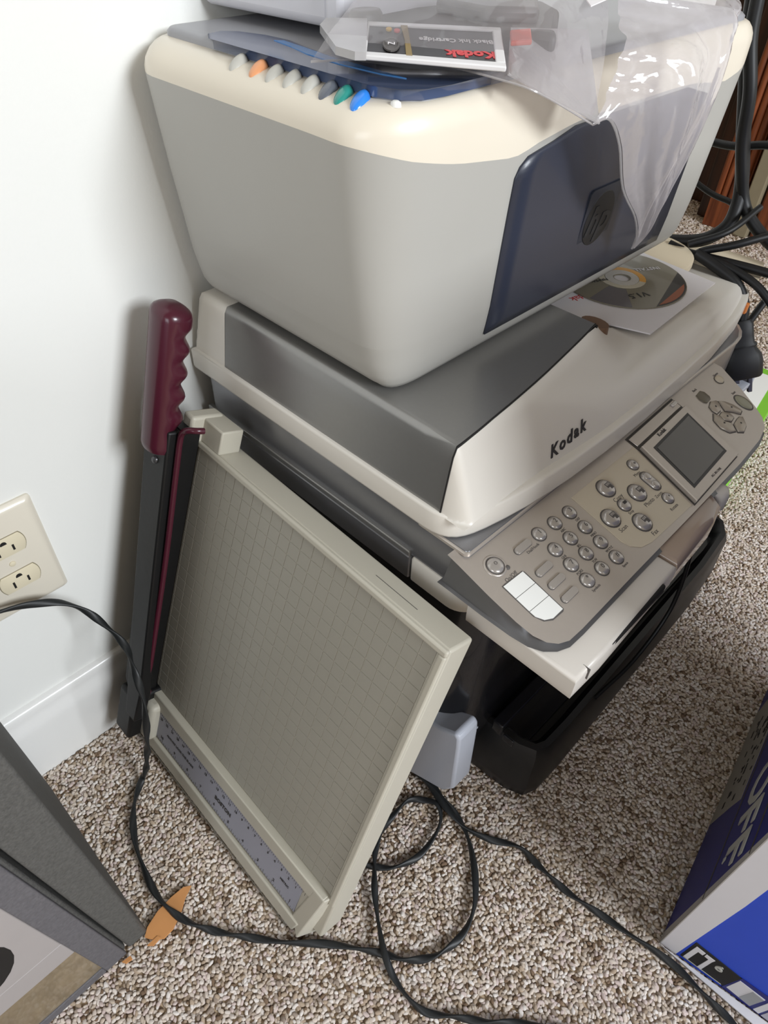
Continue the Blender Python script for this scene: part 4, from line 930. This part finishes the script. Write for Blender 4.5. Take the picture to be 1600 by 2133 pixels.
# plug
pl = thing('power_plug', 'black three-prong power plug hanging at the right end of the fax printer', 'plug', (.32, .735, .345))
obj('cord', tube([(.236, .738, .4310), (.257, .742, .4235), (.283, .745, .4130), (.299, .745, .3950), (.3055, .742, .3760)], .0056, seg=12), M_cord2, pl, smooth=70)
P0 = Vector((.3050, .742, .3790)); P1 = Vector((.3290, .738, .3190)); ax = (P1 - P0).normalized()
sidev = Vector((.62, .72, .28)); sidev = (sidev - ax * sidev.dot(ax)).normalized(); dep = ax.cross(sidev)
def prof_plug(tab):
    R_ = []
    for t, a, b in tab:
        c = P0 + ax * t
        R_.append([c + sidev * (a * 1.2 * abs(math.cos(q)) ** .45 * (1 if math.cos(q) > 0 else -1)) + dep * (b * abs(math.sin(q)) ** .7 * (1 if math.sin(q) > 0 else -1)) for q in [k * PI / 10 for k in range(20)]])
    return MB().loft(R_)
obj('plug_body', prof_plug([(-.002, .0062, .0062), (.002, .0085, .0078), (.014, .0092, .0080), (.022, .0100, .0085), (.024, .0122, .0088), (.026, .0124, .0088), (.027, .0110, .0088), (.036, .0165, .0100), (.044, .0180, .0105), (.058, .0178, .0105), (.0605, .0165, .0095)]), M_cord2, pl, smooth=50)
def prong(s, a, b, L, d=0, m=M_steel):
    c0 = P0 + ax * .060 + sidev * s + dep * d; Mx = Matrix((sidev, dep, ax)).transposed().to_4x4(); Mx.translation = c0
    obj('prong', MB().box((-a, -b, -.002), (a, b, L), Mx), m, pl, bevel=.0006)
prong(-.0085, .0034, .0008, .016, -.002); prong(-.0060, .0030, .0008, .010, .004)
prong(.0095, .0022, .0022, .0185, 0, mat('ground_pin', (92, 90, 98), .35, metal=.6))

# ------------------------------------------------------------------ green edged card on the floor behind
gc = thing('green_bordered_box', 'flat white box with a bright green border lying on the carpet behind the printers', 'box', (.17, 1.15, 0))
gp = [(.03, .93), (.3265, .93), (.262, 1.345), (-.04, 1.325)]
obj('box_body', MB().prism(gp, .0005, .022), M_green, gc, bevel=.002)
def shrink(p, k): 
    cx = sum(q[0] for q in p) / 4; cy = sum(q[1] for q in p) / 4; return [(cx + (x - cx) * k, cy + (y - cy) * (1 - (1 - k) * .75)) for x, y in p]
obj('white_face', MB().prism(shrink(gp, .86), .0218, .0226), M_label, gc, smooth=0)
obj('black_mark', MB().box((.205, 1.228, .0225), (.222, 1.245, .0231)), M_slot, gc)

# ------------------------------------------------------------------ blue carton at right
th = math.atan2(.992, -.128)
BM = frame((.565, .329, 0), (.992, .128, 0), (-.128, .992, 0))      # local x = away right, y = back, z up
bc = thing('blue_paper_carton', 'blue and white office paper carton standing on the carpet at the right edge', 'carton', None, M=BM)
cv = MB(); pts = [(0, 0), (.29, 0), (.29, .345), (0, .345)]
def leanx(v): return v
obj('carton_body', MB().loft([z3(rrect(0, .29, 0, .345, .004, 3), z) for z in (.0005, .003, .628, .630)]), M_blue, bc, local=True)  # upper height is added out of view to cast the carton's shadow
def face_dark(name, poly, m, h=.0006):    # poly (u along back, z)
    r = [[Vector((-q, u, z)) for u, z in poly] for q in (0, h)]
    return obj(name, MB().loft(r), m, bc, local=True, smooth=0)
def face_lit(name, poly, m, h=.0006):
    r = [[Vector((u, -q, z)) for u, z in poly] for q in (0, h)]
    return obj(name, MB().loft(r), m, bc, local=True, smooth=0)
face_dark('shaded_side_print', [(.004, .0008), (.341, .0008), (.341, .629), (-.0, .629)], M_navyshade, .0005)  # shade on the side facing the wall, painted in as darker blue
face_dark('corner_band', [(-.001, .001), (.0105, .001), (-.0045 + .010, .3), (.004, .629), (-.001, .629)], mat('carton_band_shaded', (168, 164, 160), .55), .0008)  # the white band again, greyed to paint in this side's shade
lab = [(.113, .106), (.122, .070), (.129, .036), (.136, .001), (.30, .001), (.300, .106)]
face_dark('grey_label', lab, M_cardgrey, .0009)
lp = MB()
for i in range(60):
    u = random.uniform(.125, .29); z = random.uniform(.03, .098)
    if u < .13 + (.1 - z) * .12: continue
    a, b = random.uniform(.001, .0045), random.uniform(.0008, .0022)
    lp.loft([[Vector((-q, uu, zz)) for uu, zz in ((u - a, z - b), (u + a, z - b), (u + a, z + b), (u - a, z + b))] for q in (.0009, .0013)])
obj('fine_print', lp, M_slot, bc, local=True, smooth=0, kind='stuff')
for z in (.115, .2135): face_dark('rule_line', [(.002, z), (.341, z), (.341, z + .0014), (.002, z + .0014)], mat('rule_olive', (62, 58, 50), .5), .0011)
def dtext(s, size, u, z, m, name='letter', sx=1.0):
    cu = bpy.data.curves.new('t', 'FONT'); cu.body = s; cu.size = size; cu.extrude = .0004; cu.align_x = 'LEFT'; cu.offset = .0007; cu.resolution_u = 3
    to = bpy.data.objects.new('t', cu); COL.objects.link(to); dg = bpy.context.evaluated_depsgraph_get(); me = bpy.data.meshes.new_from_object(to.evaluated_get(dg)); bpy.data.objects.remove(to)
    me.transform(Matrix.Diagonal((sx, 1, 1, 1))); me.transform(frame((-.0012, u, z), (0, -1, 0), (0, 0, 1)))
    obj(name, me, m, bc, local=True)
M_letter = mat('pale_print', (176, 176, 170), .5)
dtext('F', .070, .0445, .143, M_letter); dtext('F', .070, .0765, .143, M_letter); dtext('O', .070, .1260, .143, M_letter, sx=.9)
dtext('R', .006, .0310, .139, M_letter)
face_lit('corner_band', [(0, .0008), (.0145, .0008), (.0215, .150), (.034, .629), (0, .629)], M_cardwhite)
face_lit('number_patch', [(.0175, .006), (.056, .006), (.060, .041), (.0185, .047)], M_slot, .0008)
face_lit('code_patch', [(.056, .002), (.29, .002), (.29, .043), (.060, .042)], M_navyshade, .0007)
face_lit('code_block', [(.0585, .0095), (.0800, .006), (.0825, .0345), (.0605, .0365)], M_cardwhite, .0011)
face_lit('code_block', [(.0700, .0085), (.0800, .0068), (.0820, .0330), (.0725, .0345)], mat('code_grey', (150, 152, 156), .5), .0014)
face_lit('code_block', [(.0835, .005), (.0885, .004), (.0905, .033), (.0855, .034)], M_cardwhite, .0011)
face_lit('code_block', [(.0905, .004), (.12, .002), (.125, .030), (.0925, .032)], mat('code_lilac', (176, 174, 186), .5), .0011)
br = [(.0195, .0100), (.0235, .0090), (.0245, .0350), (.0285, .0345), (.0290, .0410), (.0208, .0420)]
face_lit('bracket_mark', br, M_cardwhite, .0012)
face_lit('digit_one', [(.0325, .0080), (.0360, .0070), (.0370, .0340), (.0378, .0400), (.0300, .0405), (.0300, .0350), (.0338, .0345)], M_cardwhite, .0012)
def ltext(s, size, u, z, m):
    cu = bpy.data.curves.new('t', 'FONT'); cu.body = s; cu.size = size; cu.extrude = .0004; cu.align_x = 'LEFT'; cu.offset = .0003
    to = bpy.data.objects.new('t', cu); COL.objects.link(to); dg = bpy.context.evaluated_depsgraph_get(); me = bpy.data.meshes.new_from_object(to.evaluated_get(dg)); bpy.data.objects.remove(to)
    me.transform(frame((u, -.0012, z), (1, 0, 0), (0, 0, 1))); obj('digit', me, m, bc, local=True)
ltext('6', .014, .0405, .0280, M_letter)
face_lit('thin_rule', [(.0195, .0078), (.0545, .0070), (.0545, .0076), (.0195, .0086)], M_letter, .0012)
obj('bottom_flap', MB().add([(.0, -.002, .0006), (.12, -.014, .0006), (.12, -.002, .0006), (.0, -.002, .0022), (.12, -.014, .0022), (.12, -.002, .0022)], [(0, 1, 2), (5, 4, 3), (0, 3, 4, 1), (1, 4, 5, 2), (2, 5, 3, 0)]), M_cardwhite, bc, local=True, smooth=0)
